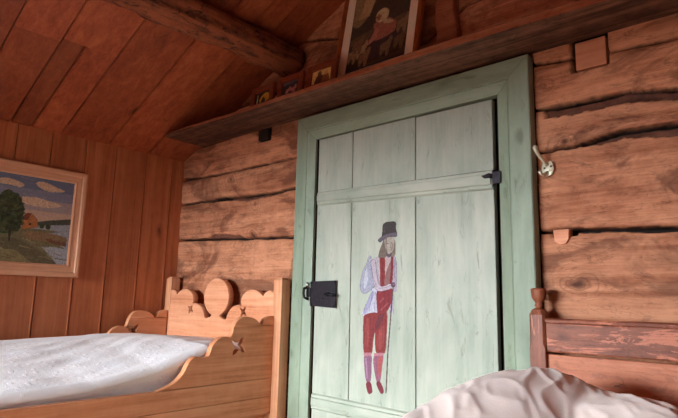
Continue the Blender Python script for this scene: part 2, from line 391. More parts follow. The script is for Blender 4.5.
# strips of recessed rough wood: under a crack (height, depth) as function of x
strips = [   # crack index, [(x, height)], depth
    (2, [(-3.1, 0), (-.70, 0), (-.69, .042), (-.45, .04), (-.2, .035), (.2, .02), (1.7, .02)], .022),
    (1, [(-3.1, 0), (-.62, 0), (-.5, .02), (-.38, .03), (-.2, .045), (.3, .05), (1.7, .03)], .020),
    (1, [(-3.1, .002), (-2.65, .01), (-2.4, .028), (-2.05, .014), (-1.99, 0), (1.7, 0)], .014),
]
up_strips = [(0, [(-3.1, .003), (-2.75, .006), (-2.7, .035), (-2.45, .028), (-2.38, 0), (1.7, 0)], .016), (0, [(-3.1, 0), (-.70, 0), (-.69, .012), (-.2, .006), (1.7, .004)], .02)]
def rough(x, z, s, amp):
    return amp * (mn.fractal((x * s, z * s * 2.2, 3.1), .9, 2.0, 4))
def log_y(x, z):
    gap_shade = strip = 0.0  # masks: painted darkness of cracks and gaps; rough recessed wood
    j = rough(x, z, 9, .006) + mn.noise((x * 45, 7.7, z * 20)) * .0015
    zz = z; y = YB - .004
    ds = [(zz - (interp(c, x) + j * (rag / .008) * .5)) for c, w, rag in cur]
    # each log bulges a little between its seams
    up = min([-d for d in ds if d < 0] or [.3]); dn = min([d for d in ds if d >= 0] or [.3])
    e = min(up, dn)
    y += .014 * math.exp(-e / .010)
    for d, (c, w, rag) in zip(ds, cur):
        ww = w * (1 + 1.1 * mn.noise((x * 7, c[0][1] * 9, 0)))
        if ww > 0:
            gap_shade = max(gap_shade, min(1, max(0, (ww - abs(d)) / .0035 + .6)))
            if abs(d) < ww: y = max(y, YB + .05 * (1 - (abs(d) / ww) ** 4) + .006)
    for i, h, dep in strips:
        hh = interp(h, x)
        if hh > 0:
            hh += .004 * mn.noise((x * 30, z * 8, 1)) + .006 * mn.noise((x * 9, 4.4, i))
            strip = max(strip, min(1, max(0, min(ds[i] + hh, -ds[i] + .004) / .003)))
            if -hh < ds[i] < 0: y = max(y, YB + dep + .006 * mn.noise((x * 14, z * 60, 2)))
    for i, h, dep in up_strips:
        hh = interp(h, x)
        if hh > 0:
            hh += .005 * mn.noise((x * 26, z * 8, 5)) + .006 * mn.noise((x * 9, 2.4, i))
            strip = max(strip, min(1, max(0, min(hh - ds[i], ds[i] + .004) / .003)))
            if 0 < ds[i] < hh: y = max(y, YB + dep + .005 * mn.noise((x * 14, z * 60, 2)))
    y += rough(x, z, 3.2, .005) + mn.noise((x * 5, z * 30, 9)) * .0008
    # notch with the end of a cross beam, and small holes
    if -.594 < x < -.470 and 1.814 < z < 1.95: y = max(y, YB + .05)
    if -2.315 < x < -2.205 and 1.862 < z < 1.95: y = max(y, YB + .05)
    if -.69 < x < -.60 and 1.232 < z < 1.255: y = max(y, YB + .04)
    if y > YB + .0495 or (y > YB + .039 and -.69 < x < -.6 and 1.232 < z < 1.255): gap_shade = 1.0
    # gap beside the door casing, its shadow also put into the colour
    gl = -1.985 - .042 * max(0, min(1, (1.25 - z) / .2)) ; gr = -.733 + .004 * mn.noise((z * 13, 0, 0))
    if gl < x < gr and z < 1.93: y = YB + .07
    if y > YB + .065: gap_shade = 1.0
    return y, gap_shade, strip
def log_wall():
    bm = bmesh.new(); lay = bm.loops.layers.float_color.new('tone'); ml = bm.verts.layers.float_color.new('mask')
    xs = list(np.arange(-3.14, .1, .0065)) + list(np.arange(.12, 1.75, .05))
    zs = list(np.arange(-.02, .55, .03)) + list(np.arange(.55, 2.68, .0045)) + list(np.arange(2.7, 3.1, .05))
    V = {}
    mid = set(i for i, x in enumerate(xs) if -1.93 <= x <= -.77)
    for i, x in enumerate(xs):
        for j, z in enumerate(zs):
            y, shade, st_ = log_y(x, z) if i not in mid or z > 1.93 else (YB + .07, 1, 0)
            v = V[i, j] = bm.verts.new((x, y, z)); v[ml] = (shade, st_, 0, 1)
    tones = [(random.random(), random.random(), random.random(), random.uniform(.88, 1.12)) for _ in range(12)]
    order = sorted(range(len(cur)), key=lambda k: interp(cur[k][0], -1.0))
    for i in range(len(xs) - 1):
        for j in range(len(zs) - 1):
            x, z = (xs[i] + xs[i + 1]) / 2, (zs[j] + zs[j + 1]) / 2
            f = bm.faces.new((V[i, j], V[i + 1, j], V[i + 1, j + 1], V[i, j + 1])); f.smooth = True
            n = sum(1 for k in order if interp(cur[k][0], x) < z); t = tones[n % 12]
            for l in f.loops: l[lay] = t
    nx, nz = len(xs) - 1, len(zs) - 1
    t = bmesh.new(); 
    merge(bm, t)
    box(bm, -3.14, 1.75, YB + .08, YB + .2, -.02, 3.1, tone=(0, 0, 0, .3))
    return bm
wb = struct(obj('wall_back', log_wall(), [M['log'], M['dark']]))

# ---- left wall: upright boards with a bead along each joint
bm = bmesh.new()
sy = [-2.3 + .185 * k for k in range(15)]
sy = [y for y in sy if y < .6] + [.72, .905, 1.077, 1.262, 1.437, 1.630, 1.811, 1.96]
for a, b in zip(sy, sy[1:]):
    box(bm, XL - .04, XL, a + .001, b - .001, -.02, zc(XL) + .06, .003, rt(.9, 1.12))
    box(bm, XL - .01, XL + .002, b - .010, b - .003, -.02, zc(XL) + .05, .0016, rt(.95, 1.1), seg=2)
box(bm, XL - .06, XL - .04, -2.3, 1.96, -.02, 1.9, 0, (0, 0, 0, .2))
struct(obj('wall_left', bm, M['wall_plank']))

# ---- right wall
XR, YF = 1.66, -2.2
bm = bmesh.new()
for k in range(21):
    ya, yb_ = YF - .1 + k * .2, YF - .1 + k * .2 + .198
    for za, zb in (((-.02, .80), (1.62, zc(XR) + .08)) if 5 <= k <= 10 else ((-.02, zc(XR) + .08),)):  # boards left open for the added fill window
        box(bm, XR, XR + .04, ya, yb_, za, zb, .003, rt(.9, 1.1))
struct(obj('wall_right', bm, M['wall_plank']))

# ---- wall behind the camera, with the window that lights the room
WX0, WX1, WZ0, WZ1 = -2.95, -1.45, .62, 1.52
bm = bmesh.new()
def rear(x0, x1, z0, z1): box(bm, x0, x1, YF - .12, YF, z0, z1, 0, rt(.9, 1.1))
x = XL - .05
while x < XR + .05:
    x2 = min(x + .2, XR + .05)
    top = max(zc(x), zc(x2)) + .03
    if x2 > WX0 and x < WX1:
        rear(x, x2 - .002, -.02, WZ0); rear(x, x2 - .002, WZ1, top)
    else: rear(x, x2 - .002, -.02, top)
    x = x2
struct(obj('wall_front', bm, M['plaster']))
bm = bmesh.new()
for a, b, c, d in ((WX0 - .06, WX0 + .01, WZ0 - .06, WZ1 + .06), (WX1 - .01, WX1 + .06, WZ0 - .06, WZ1 + .06), (WX0, WX1, WZ0 - .06, WZ0 + .01), (WX0, WX1, WZ1 - .01, WZ1 + .06)): box(bm, a, b, YF - .13, YF + .02, c, d, .003)
xm = (WX0 + WX1) / 2; zm = (WZ0 + WZ1) / 2
box(bm, xm - .02, xm + .02, YF - .08, YF - .04, WZ0, WZ1, .003); box(bm, WX0, WX1, YF - .075, YF - .045, zm - .012, zm + .012, .003)
struct(obj('window_1', bm, M['window']))
SY0, SY1, SZ0, SZ1 = YF - .1 + 1.0, YF - .1 + 2.198, .80, 1.62
bm = bmesh.new()
for a, b, c, d in ((SY0 - .05, SY0 + .01, SZ0 - .05, SZ1 + .05), (SY1 - .01, SY1 + .05, SZ0 - .05, SZ1 + .05), (SY0, SY1, SZ0 - .05, SZ0 + .01), (SY0, SY1, SZ1 - .01, SZ1 + .05)): box(bm, XR - .02, XR + .06, a, b, c, d, .003)
box(bm, XR + .01, XR + .04, (SY0 + SY1) / 2 - .018, (SY0 + SY1) / 2 + .018, SZ0, SZ1, .003)
struct(obj('added_fill_window', bm, M['window']))  # unseen window, added to let fill light onto the beds

# ---- floor
bm = bmesh.new()
for k in range(26): box(bm, XL - .05 + k * .19, XL - .05 + k * .19 + .188, YF - .1, YB + .1, -.04, 0, .002, rt(.9, 1.1))
struct(obj('floor', bm, M['floor']))

# ---- sloping board ceiling (both slopes)
bm = bmesh.new(); ang = math.atan(SL)
def cboard(x0, x1, y0, y1, tone, dz=0):
    """a board on the slope from x0 (low) to x1; on the far side of the ridge the same boards run down again"""
    t = bmesh.new(); bmesh.ops.create_cube(t, size=1)
    for v in t.verts:
        X = x0 if v.co.x < 0 else x1
        v.co = Vector((X, (y0 + .002) if v.co.y < 0 else (y1 - .002), zc(X) + dz + (0 if v.co.z < 0 else .03)))
    bmesh.ops.bevel(t, geom=[e for e in t.edges if abs(e.verts[0].co.x - e.verts[1].co.x) > .1], offset=.004, segments=2, affect='EDGES'); merge(bm, t, tone)
ysl = [-2.2, -1.98, -1.75, -1.5, -1.27, -1.02, -.8, -.55, -.33, -.1, .14, .4, .67, .865, 1.118, 1.385, 1.64, 1.93]
for a, b in zip(ysl, ysl[1:]):
    if abs(a - .865) < .01:
        cboard(XL - .06, -2.47, a, .965, rt(.62, .64)); cboard(XL - .06, -2.47, .967, b, rt(.98, 1.0)); cboard(-2.47, -2.09, a, b, rt(1.0, 1.02))
    elif abs(a - .67) < .01: cboard(XL - .06, -2.49, a, b, rt(.74, .76)); cboard(-2.49, -2.09, a, b, rt(1.0, 1.02))
    elif abs(a - .4) < .01: cboard(XL - .06, -2.09, a, b, rt(.72, .75))
    else: cboard(XL - .06, -2.09, a, b, rt(.85, 1.12))
ysr = [-2.2, -1.9, -1.6, -1.3, -1, -.7, -.4, -.1, .2, .5, .8, 1.05, 1.28, 1.437, 1.58, 1.70, 1.93]
for a, b in zip(ysr, ysr[1:]): cboard(-2.088, RIDGE, a, b, rt(.8, 1.15)); cboard(RIDGE + .001, XR + .06, a, b, rt(.8, 1.15))
o = struct(obj('ceiling', bm, M['ceil']))
# backing so that no light leaks through the joints
bm = bmesh.new()
for x0, x1 in ((XL - .2, RIDGE), (RIDGE, XR + .2)):
    t = bmesh.new(); bmesh.ops.create_cube(t, size=1)
    for v in t.verts:
        X = x0 if v.co.x < 0 else x1; v.co = Vector((X, -2.4 if v.co.y < 0 else 2.1, zc(X) + (.035 if v.co.z < 0 else .08)))
    merge(bm, t, (0, 0, 0, .4))
struct(obj('ceiling_backing', bm, M['ceil'], o))

# ---- rough ceiling beam (purlin)
bc = (-2.035, 2.262)
pts = []; rads = []
bm = bmesh.new(); t = bmesh.new(); NR, NA = 150, 48; rings = []
for i in range(NR + 1):
    y = -2.15 + (YB - .02 + 2.15) * i / NR
    cx = bc[0] + .008 * mn.noise((y * 1.2, 0, 0)); cz = bc[1] + .008 * mn.noise((y * 1.3, 5, 0)); ring = []
    for k in range(NA):
        a = 2 * math.pi * k / NA
        r = .083 + .012 * mn.fractal((math.cos(a) * .9, y * 3.0, math.sin(a) * .9), .8, 2, 4) + .008 * (1 if mn.noise((math.cos(a) * 2, y * 5, math.sin(a) * 2 + 8)) > .05 else 0) + .005 * mn.noise((math.cos(a) * 6, y * 7, math.sin(a) * 6))
        ring.append(t.verts.new((cx + r * math.cos(a), y, cz + r * math.sin(a))))
    rings.append(ring)
for a, b in zip(rings, rings[1:]):
    for k in range(NA): t.faces.new((a[(k + 1) % NA], a[k], b[k], b[(k + 1) % NA])).smooth = True
t.faces.new(rings[0]); t.faces.new(rings[-1][::-1]); merge(bm, t)
tag(obj('ceiling_beam', bm, M['beam'], origin=(bc[0], 0, bc[1])), 'rough round log beam carrying the sloping board ceiling', 'beam')

# ================================================================== THE DOOR
LX0, LX1, LZ0, LZ1 = -1.815, -.890, .16, 1.785
door = bpy.data.objects.new('door_1', None); door.location = (LX0, 1.88, LZ0); link(door); door['kind'] = 'structure'
seamx = [LX0, -1.592, -1.241, LX1]; tops = [1.783, 1.783, 1.779]
for k in range(3):
    bm = bmesh.new(); box(bm, seamx[k] + .0022, seamx[k + 1] - (.0022 if k < 2 else 0), 1.876, 1.905, LZ0, tops[k], .0025)
    obj('door_board', bm, M['door'], door, origin=(seamx[k], 1.88, LZ0))
def batten(z0l, z1l, z0r, z1r):
    bm = bmesh.new(); t = bmesh.new()
    def prism(x0, x1, f0, f1, y0, y1, taper):
        vs = []
        for X, (zl, zh) in ((x0, f0), (x1, f1)):
            vs.append([t.verts.new((X, y, z)) for y, z in ((y1, zl), (y1, zh), (y0, zh - taper), (y0, zl + taper))])
        a, b = vs
        for q in range(4): t.faces.new((a[q], a[(q + 1) % 4], b[(q + 1) % 4], b[q]))
        t.faces.new(a[::-1]); t.faces.new(b)
    prism(LX0 + .008, LX1 - .002, (z0l, z1l), (z0r, z1r), 1.866, 1.876, .006)
    prism(LX0 + .012, LX1 - .006, (z0l + .017, z1l - .017), (z0r + .017, z1r - .017), 1.859, 1.866, .003)
    bmesh.ops.recalc_face_normals(t, faces=t.faces); merge(bm, t); return bm
obj('door_batten', batten(1.447, 1.515, 1.420, 1.498), M['batten'], door, origin=(LX0, 1.87, 1.447))
obj('door_batten', batten(.498, .569, .488, .558), M['batten'], door, origin=(LX0, 1.87, .498))
# lock plate with staple, pin and bolt
lk = bpy.data.objects.new('lock', None); lk.location = Vector((-1.75, 1.876, 1.02)) - door.location; link(lk, door); lk['label'] = 'black iron lock plate with a bolt'
bm = bmesh.new()
pz = [(-1.843, .965), (-1.843, 1.080), (-1.681, 1.084), (-1.679, .958)]
cutout(bm, [pz], .005, lambda u, v, w: (u, 1.8635 + w, v), .001)
for px_, pz_ in ((-1.835, 1.072), (-1.69, 1.075), (-1.69, .968), (-1.835, .973), (-1.76, 1.0)): lathe_pts = [(px_, 1.861, pz_), (px_, 1.858, pz_)]; tube(bm, lathe_pts, [.005, .003], 8)
obj('lock_plate', bm, M['iron'], lk, origin=(-1.76, 1.8635, 1.02))
bm = bmesh.new(); tube(bm, [(-1.722, 1.861, 1.021), (-1.722, 1.845, 1.021)], .010, 12); tube(bm, [(-1.73, 1.845, 1.021), (-1.70, 1.843, 1.019), (-1.672, 1.843, 1.016)], [.007, .006, .008], 10)
obj('turn_knob', bm, M['iron'], lk, origin=(-1.722, 1.85, 1.021))
bm = bmesh.new(); tube(bm, [(-1.722, 1.844, 1.021), (-1.722, 1.841, 1.021)], [.006, .004], 10); obj('keyhole_stud', bm, M['steel'], lk, origin=(-1.722, 1.843, 1.021), label='bright steel stud')
bm = bmesh.new(); box(bm, -1.862, -1.838, 1.856, 1.864, 1.006, 1.050, .002); tube(bm, [(-1.858, 1.858, 1.052), (-1.863, 1.84, 1.046), (-1.862, 1.836, 1.025), (-1.86, 1.84, 1.003), (-1.852, 1.858, .996)], .006, 8)
obj('latch_staple', bm, M['iron'], lk, origin=(-1.85, 1.856, 1.025))
bm = bmesh.new(); tube(bm, [(-1.852, 1.858, 1.052), (-1.856, 1.852, 1.075)], .005, 8); obj('latch_pin', bm, M['steel'], lk, origin=(-1.854, 1.855, 1.06), label='bright steel pin above the staple')
lk.location.x += .012
# hinge
hg = bpy.data.objects.new('hinge', None); hg.location = Vector((-.89, 1.87, 1.46)) - door.location; link(hg, door); hg['label'] = 'black iron hinge'
bm = bmesh.new(); tube(bm, [(-.882, 1.862, 1.435), (-.882, 1.862, 1.492)], .007, 12); obj('hinge_pin', bm, M['iron'], hg, origin=(-.882, 1.862, 1.46))
bm = bmesh.new(); box(bm, -.885, -.852, 1.852, 1.856, 1.438, 1.484, .001); tube(bm, [(-.862, 1.853, 1.475), (-.862, 1.849, 1.475)], .003, 8); obj('hinge_plate', bm, M['iron'], hg, origin=(-.87, 1.855, 1.46))
bm = bmesh.new(); tube(bm, [(-.884, 1.858, 1.468), (-.90, 1.856, 1.472), (-.917, 1.856, 1.470), (-.928, 1.857, 1.474)], [.008, .010, .007, .003], 10); obj('hinge_strap', bm, M['iron'], hg, origin=(-.91, 1.857, 1.47))

# ---- the folk figure painted on the door
YD = 1.8755
def D(pts): return [(lambda p: (p.x, p.z))(at(x, y, 'y', YD)) for x, y in pts]
cv = Canvas(-1.575, -1.335, .60, 1.36, .0016)
ink = (84, 78, 104); PXM = .0036
cv.poly(D([(368.7, 257), (366, 265), (362.5, 272), (360.3, 284), (361.2, 291), (365, 293.6), (371, 289.5), (376, 284), (377, 275), (373, 262), (370.5, 256)]), (176, 178, 200), edge=ink, ew=PXM * 1.1)
cv.poly(D([(368.5, 257), (370, 259), (372, 257), (371, 261), (369, 262)]), (196, 196, 208), edge=ink, ew=PXM * .6)
cv.poly(D([(364, 274), (367, 268), (368, 280), (365, 289), (363, 284)]), (206, 210, 226))
cv.poly(D([(372.5, 288), (378, 291), (378.5, 300), (377.3, 313.5), (370, 314), (364, 316.8), (362, 312.5), (366, 305), (370, 296)]), (206, 206, 224), edge=ink, ew=PXM * .8)
cv.poly(D([(371, 292), (374, 293), (370, 306), (365, 314), (364, 310)]), (164, 160, 200), .8)
cv.poly(D([(390.5, 289), (394, 295), (393.4, 313.4), (389.6, 313.4)]), (196, 190, 212), edge=ink, ew=PXM * .6)
# breeches and stockings
red = (146, 54, 56); red2 = (186, 84, 80)
cv.poly(D([(364.5, 355), (371.2, 355), (371.4, 366), (370.5, 381), (366.2, 381), (364.3, 366)]), (150, 104, 132), edge=(120, 70, 96), ew=PXM * .6)
cv.poly(D([(374, 356), (383, 355), (382, 367), (380, 382), (376.8, 382), (373.9, 368)]), (160, 100, 124), edge=(130, 70, 90), ew=PXM * .6)
cv.poly(D([(378.5, 358), (382.5, 357), (381.5, 368), (379.6, 378), (378, 370)]), (188, 90, 82), .8)
cv.poly(D([(365, 358), (367, 358), (368, 378), (366.6, 378)]), (176, 136, 164), .8)
cv.poly(D([(365, 315), (377, 313), (378, 322), (375, 331), (373, 342), (371.6, 353.5), (364.2, 353.5), (363.2, 335), (363.4, 322)]), red, edge=(126, 54, 62), ew=PXM * .7)
cv.poly(D([(377, 313), (386.6, 312), (386.8, 330), (385.4, 350.4), (382.5, 354), (376.5, 353), (375.2, 345), (375.3, 330)]), red, edge=(126, 54, 62), ew=PXM * .7)
for p in ([(365.5, 322), (368.5, 318), (369, 336), (367, 350), (365.4, 340)], [(379, 330), (384, 326), (384, 342), (380, 350), (377, 344)]): cv.poly(D(p), (172, 78, 74), .7)
cv.poly(D([(381, 312), (386, 310), (383, 318), (380, 325), (375.5, 331), (376, 322)]), (108, 50, 62), .8)
cv.poly(D([(363.4, 352.6), (371.5, 352.6), (371.3, 355.8), (363.8, 356)]), (196, 130, 142)); cv.poly(D([(373.6, 353), (384, 352.8), (383.8, 355.6), (374, 356)]), (196, 130, 142))
cv.poly(D([(366.3, 382.5), (370.6, 382.5), (372.2, 389), (371.8, 393), (368.4, 393.8), (366.4, 388)]), (130, 46, 60), edge=(90, 30, 44), ew=PXM * .4)
cv.poly(D([(376.3, 382.6), (380.2, 382), (383.4, 389), (383.4, 393), (381, 393.8), (377.6, 388)]), (130, 46, 60), edge=(90, 30, 44), ew=PXM * .4)
# torso
cv.poly(D([(373, 260), (380, 256.5), (390, 256), (395.5, 257.5), (395, 270), (392, 285), (384, 288), (377, 288), (376, 275)]), (196, 188, 196), edge=ink, ew=PXM * .7)
cv.poly(D([(380, 256.5), (384.6, 257.5), (384.8, 270), (385, 285), (380.6, 285.5), (380.2, 270)]), (150, 48, 48), edge=(120, 50, 56), ew=PXM * .5)
cv.poly(D([(389, 264), (393, 257.5), (393, 272), (391.4, 284.5), (384.8, 285.5), (385.2, 276)]), (150, 108, 108))
cv.poly(D([(391, 257), (393.4, 258), (393, 272), (391.6, 284), (389.4, 284), (391, 270)]), (146, 44, 50))
cv.poly(D([(385.2, 257.5), (389.4, 257), (388.6, 264), (385.4, 275)]), (206, 176, 176))
cv.poly(D([(377.7, 290), (391.4, 288), (392, 298), (389, 308), (385, 313), (378.6, 314), (377, 306)]), (144, 46, 56), edge=(116, 44, 58), ew=PXM * .6)
for i in range(14): cv.dot(*D([(380 + (i * 37 % 9), 293 + (i * 53 % 18))])[0], .0022, .003, (196, 120, 124), .8)
cv.poly(D([(393.4, 257), (396, 260), (398.6, 279), (397.4, 288), (395, 292), (392.8, 289), (392.8, 281), (393.6, 270)]), (190, 176, 196), edge=ink, ew=PXM * .7)
cv.poly(D([(371, 262), (375.5, 261), (376.6, 275), (379.6, 285.4), (385, 286), (390, 283.8), (391.6, 288), (386, 290), (379.5, 291.2), (375.4, 288), (372.5, 276)]), (206, 190, 204), edge=ink, ew=PXM * .8)
cv.dot(*D([(393.2, 284.8)])[0], .0115, .0115, (96, 72, 92)); cv.dot(*D([(393.6, 284.2)])[0], .006, .006, (140, 110, 124))
cv.line(D([(393, 288), (390.9, 313.4), (387.8, 352.8), (386, 392.6)]), PXM * 2.0, (104, 74, 80))
# head
cv.poly(D([(383.5, 240), (386, 241), (386, 248), (386.5, 256), (382, 257.6), (378.4, 257), (379.6, 250), (381.6, 245)]), (128, 112, 102), edge=(104, 90, 92), ew=PXM * .4)
cv.poly(D([(392.6, 238.6), (395.3, 241), (395.6, 248), (395.3, 255), (392, 256.5), (391, 250)]), (140, 124, 112))
cv.poly(D([(385.2, 238.4), (393.6, 237.2), (393.9, 246), (392, 252), (389, 255), (386.4, 251.5), (385, 245)]), (192, 180, 168), edge=(120, 104, 108), ew=PXM * .35)
cv.poly(D([(386, 252), (389, 254), (391.6, 252.6), (391.4, 256), (389, 257.5), (386.6, 256)]), (106, 88, 96), .9)
for p in ([(387, 243.4), (388.7, 243.2)], [(391, 242.9), (392.8, 242.7)], [(390.2, 244), (390.6, 247.4), (389.4, 247.8)], [(388.4, 250), (391.2, 249.7)]): cv.line(D(p), PXM * .55, (96, 74, 88))
cv.poly(D([(382.8, 225), (385, 222.6), (389, 221.6), (395.6, 222), (395.8, 228), (396.4, 234), (389, 235), (382, 238), (382.4, 231)]), (74, 66, 66), edge=(60, 52, 60), ew=PXM * .5)
cv.poly(D([(377.8, 240.2), (381.4, 236.6), (388, 233.8), (397.4, 232.4), (398.4, 235), (396, 236.8), (388, 237), (383, 240.4), (380, 242.6)]), (112, 102, 116), edge=(64, 56, 70), ew=PXM * .5)
cv.line(D([(384, 227), (384.4, 234)]), PXM * .7, (104, 96, 96), .8)
sk = lambda pts, w=.55, c=ink, o=.75: cv.line(D(pts), PXM * w, c, o)
for p in ([(369, 292), (366, 303), (364, 311)], [(373, 291), (371, 302), (369, 312)], [(375.5, 292), (375, 303), (374.5, 312)], [(366, 268), (363.5, 279), (363, 289)], [(371, 264), (373, 277), (377, 287)], [(375.5, 262), (377.5, 276), (380, 284)], [(396, 262), (397, 276), (396, 287)], [(379.5, 288.5), (386, 287.5), (390.5, 285.5)], [(394.4, 260), (394.8, 275), (395, 284)]): sk(p)
for p in ([(366, 320), (366.4, 338), (367, 350)], [(370.6, 318), (371, 334), (369.6, 350)], [(374, 318), (373, 332), (371, 345)], [(378, 332), (378, 343), (379, 351)], [(382.5, 318), (383, 335), (382, 350)], [(385.6, 316), (385.4, 332), (384, 346)], [(380, 292), (380, 304), (380.5, 312)], [(384, 290), (384.4, 300), (383, 312)], [(388, 290), (388.6, 300), (386, 310)], [(382.4, 262), (382.6, 275), (383, 284)], [(391.8, 262), (392, 275), (390.6, 283)]): sk(p, .6, (96, 36, 46), .7)
for p in ([(367.2, 358), (368, 370), (368.4, 380)], [(376, 358), (376.6, 370), (378, 381)], [(369.6, 357), (370, 368), (369.8, 379)]): sk(p, .5, (92, 58, 92), .6)
cv.poly(D([(385.4, 238.6), (387, 238), (386.6, 247), (387.6, 252), (386, 251)]), (120, 100, 96), .7); cv.poly(D([(391.4, 244), (393.6, 243), (392.6, 250), (390.8, 252.6)]), (160, 136, 128), .8)
cv.dot(*D([(387.8, 243.3)])[0], .0026, .0016, (70, 54, 66)); cv.dot(*D([(391.8, 242.8)])[0], .0026, .0016, (70, 54, 66))
cv.c *= .74
obj('painted_figure', cv.mesh(lambda u, v: (u, 1.8753, v), (0, .0006, 0)), M['art'], door, origin=(-1.18, 1.8753, .6), label='painted walking man in a black top hat with sack and staff')

# ---- door casing: trim_1
trim = bpy.data.objects.new('trim_1', None); trim.location = (-1.35, 1.88, 0); link(trim); trim['kind'] = 'structure'
OX0, OX1, OZ, IX0, IX1, IZ = -1.948, -.733, 1.911, -1.827, -.862, 1.788
def casing(a0, a1, b0, b1, b2, b3, mat, name):
    """a0/a1: outer line start/end, b: inner line, both (x, z); profile across: flat, quirk, bevel"""
    bm = bmesh.new(); t = bmesh.new()
    prof = [(0, 1.900), (0, 1.853), (.03, 1.850), (.60, 1.850), (.63, 1.854), (.66, 1.852), (1.0, 1.866), (1.0, 1.905)]
    A = [t.verts.new((a0[0] + (b0[0] - a0[0]) * s, y, a0[1] + (b0[1] - a0[1]) * s)) for s, y in prof]
    B = [t.verts.new((a1[0] + (b1[0] - a1[0]) * s, y, a1[1] + (b1[1] - a1[1]) * s)) for s, y in prof]
    n = len(prof)
    for k in range(n): t.faces.new((A[k], A[(k + 1) % n], B[(k + 1) % n], B[k]))
    t.faces.new(A[::-1]); t.faces.new(B); bmesh.ops.recalc_face_normals(t, faces=t.faces); merge(bm, t)
    return obj(name, bm, mat, trim, origin=(a0[0], 1.88, a0[1]))
g = .0006
casing((OX0, OZ - g), (OX0, 0), (IX0, IZ - g), (IX0, 0), 0, 0, M['casing'], 'casing_board')
casing((OX1, OZ - g), (OX1, 0), (IX1, IZ - g), (IX1, 0), 0, 0, M['casing'], 'casing_board')
casing((OX0 + g, OZ), (OX1 - g, OZ), (IX0 + g, IZ), (IX1 - g, IZ), 0, 0, M['casing_x'], 'casing_board')
bm = bmesh.new()
box(bm, IX0 - .01, LX0 - .008, 1.878, 1.965, .1, 1.79, 0); box(bm, LX1 + .014, IX1 + .006, 1.890, 1.965, .1, 1.79, 0); obj('door_jamb', bm, M['dark'], trim, label='dark rebate around the door leaf')  # rebate strips near-black, the gap's shade put into their colour
bm = bmesh.new(); box(bm, IX0, IX1, 1.84, 1.96, 0, .155, .004); obj('door_sill', bm, M['casing_x'], trim)

# ================================================================== SHELF AND WHAT STANDS ON IT
bm = bmesh.new(); t = bmesh.new(); rows = []
SX0, SX1 = -2.865, .9; N = 120
for i in range(N + 1):
    X = SX0 + (SX1 - SX0) * i / N; k = i / N
    yf = 1.652 + .012 * mn.noise((X * 2, 0, 0)) + (.0 if X > -2.75 else 0)
    yf = interp([(-2.87, 1.640), (-2.75, 1.612), (-2.25, 1.645), (-1.07, 1.655), (-.44, 1.680), (.9, 1.70)], X) + .003 * mn.noise((X * 14, 0, 0))
    zb = interp([(-2.87, 1.935), (-1.9, 1.932), (-.5, 1.925), (.9, 1.915)], X); th = interp([(-2.87, .013), (-2, .024), (-1, .033), (.9, .036)], X)
    yb = 1.895
    rows.append([t.verts.new((X, a, b)) for a, b in ((yf, zb + .003), (yf - .001, zb + th - .004), (yf + .004, zb + th), (yb, zb + th), (yb, zb), (yf + .004, zb))])
for a, b in zip(rows, rows[1:]):
    for k in range(6): t.faces.new((a[k], b[k], b[(k + 1) % 6], a[(k + 1) % 6]))
t.faces.new(rows[0]); t.faces.new(rows[-1][::-1]); bmesh.ops.recalc_face_normals(t, faces=t.faces); merge(bm, t)
bm.normal_update()
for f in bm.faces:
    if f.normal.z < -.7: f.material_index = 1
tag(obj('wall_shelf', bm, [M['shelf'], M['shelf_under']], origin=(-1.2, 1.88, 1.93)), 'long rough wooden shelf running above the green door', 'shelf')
def shelf_top(X): return interp([(-2.87, 1.935), (-1.9, 1.932), (-.5, 1.925), (.9, 1.915)], X) + interp([(-2.87, .013), (-2, .024), (-1, .033), (.9, .036)], X)

def leaning_frame(name, label, cat, x0, x1, y, h, lean, fw, depth, frame_mat, canvas, group=None, matw=None, turn=0.0, side='frame_side'):
    """a framed picture that stands on the shelf and leans back"""
    w = x1 - x0; zt = shelf_top((x0 + x1) / 2) + .0015
    R = Matrix.Translation(((x0 + x1) / 2, y, zt)) @ Matrix.Rotation(turn, 4, 'Z') @ Matrix.Rotation(-lean, 4, 'X')
    base = R.translation
    root = thing(name, label, cat, base, group)
    def put(nm, bm, mat, lab=None): 
        bmesh.ops.transform(bm, matrix=R, verts=bm.verts); return obj(nm, bm, mat, root, label=lab, origin=base)
    bm = bmesh.new()
    for a, b, c, d in ((-w / 2, -w / 2 + fw, 0, h), (w / 2 - fw, w / 2, 0, h), (-w / 2 + fw, w / 2 - fw, 0, fw), (-w / 2 + fw, w / 2 - fw, h - fw, h)):
        box(bm, a, b, 0, depth, c, d, min(.004, fw * .2)); 
        box(bm, a + fw * .28 if b - a < fw * 1.5 else a, b - fw * .28 if b - a < fw * 1.5 else b, -.002, 0.004, c + fw * .28 if d - c < fw * 1.5 else c + fw * .3, d - fw * .28 if d - c < fw * 1.5 else d - fw * .3, .0012)
    put('picture_frame', bm, frame_mat)
    bm = bmesh.new(); box(bm, -w / 2 + .002, w / 2 - .002, depth * .7, depth * .95, .002, h - .002); put('backing_board', bm, M['frame3'])
    iw = fw
    if matw:
        bm = bmesh.new()
        for a, b, c, d in ((-w / 2 + fw, -w / 2 + fw + matw, fw, h - fw), (w / 2 - fw - matw, w / 2 - fw, fw, h - fw), (-w / 2 + fw + matw, w / 2 - fw - matw, fw, fw + matw), (-w / 2 + fw + matw, w / 2 - fw - matw, h - fw - matw, h - fw)):
            box(bm, a, b, depth * .4, depth * .5, c, d)
        put('picture_mount', bm, M['mat'], 'cream mount'); iw = fw + matw
    cvx = Canvas(-w / 2 + iw, w / 2 - iw, iw, h - iw, min((w - 2 * iw) / 40, .004), bg=(60, 50, 45))
    canvas(cvx, w / 2 - iw, h - 2 * iw, iw)
    put('picture_print', cvx.mesh(lambda u, v: (u, depth * .55, v), (0, .001, 0)), M['print'])
    return root

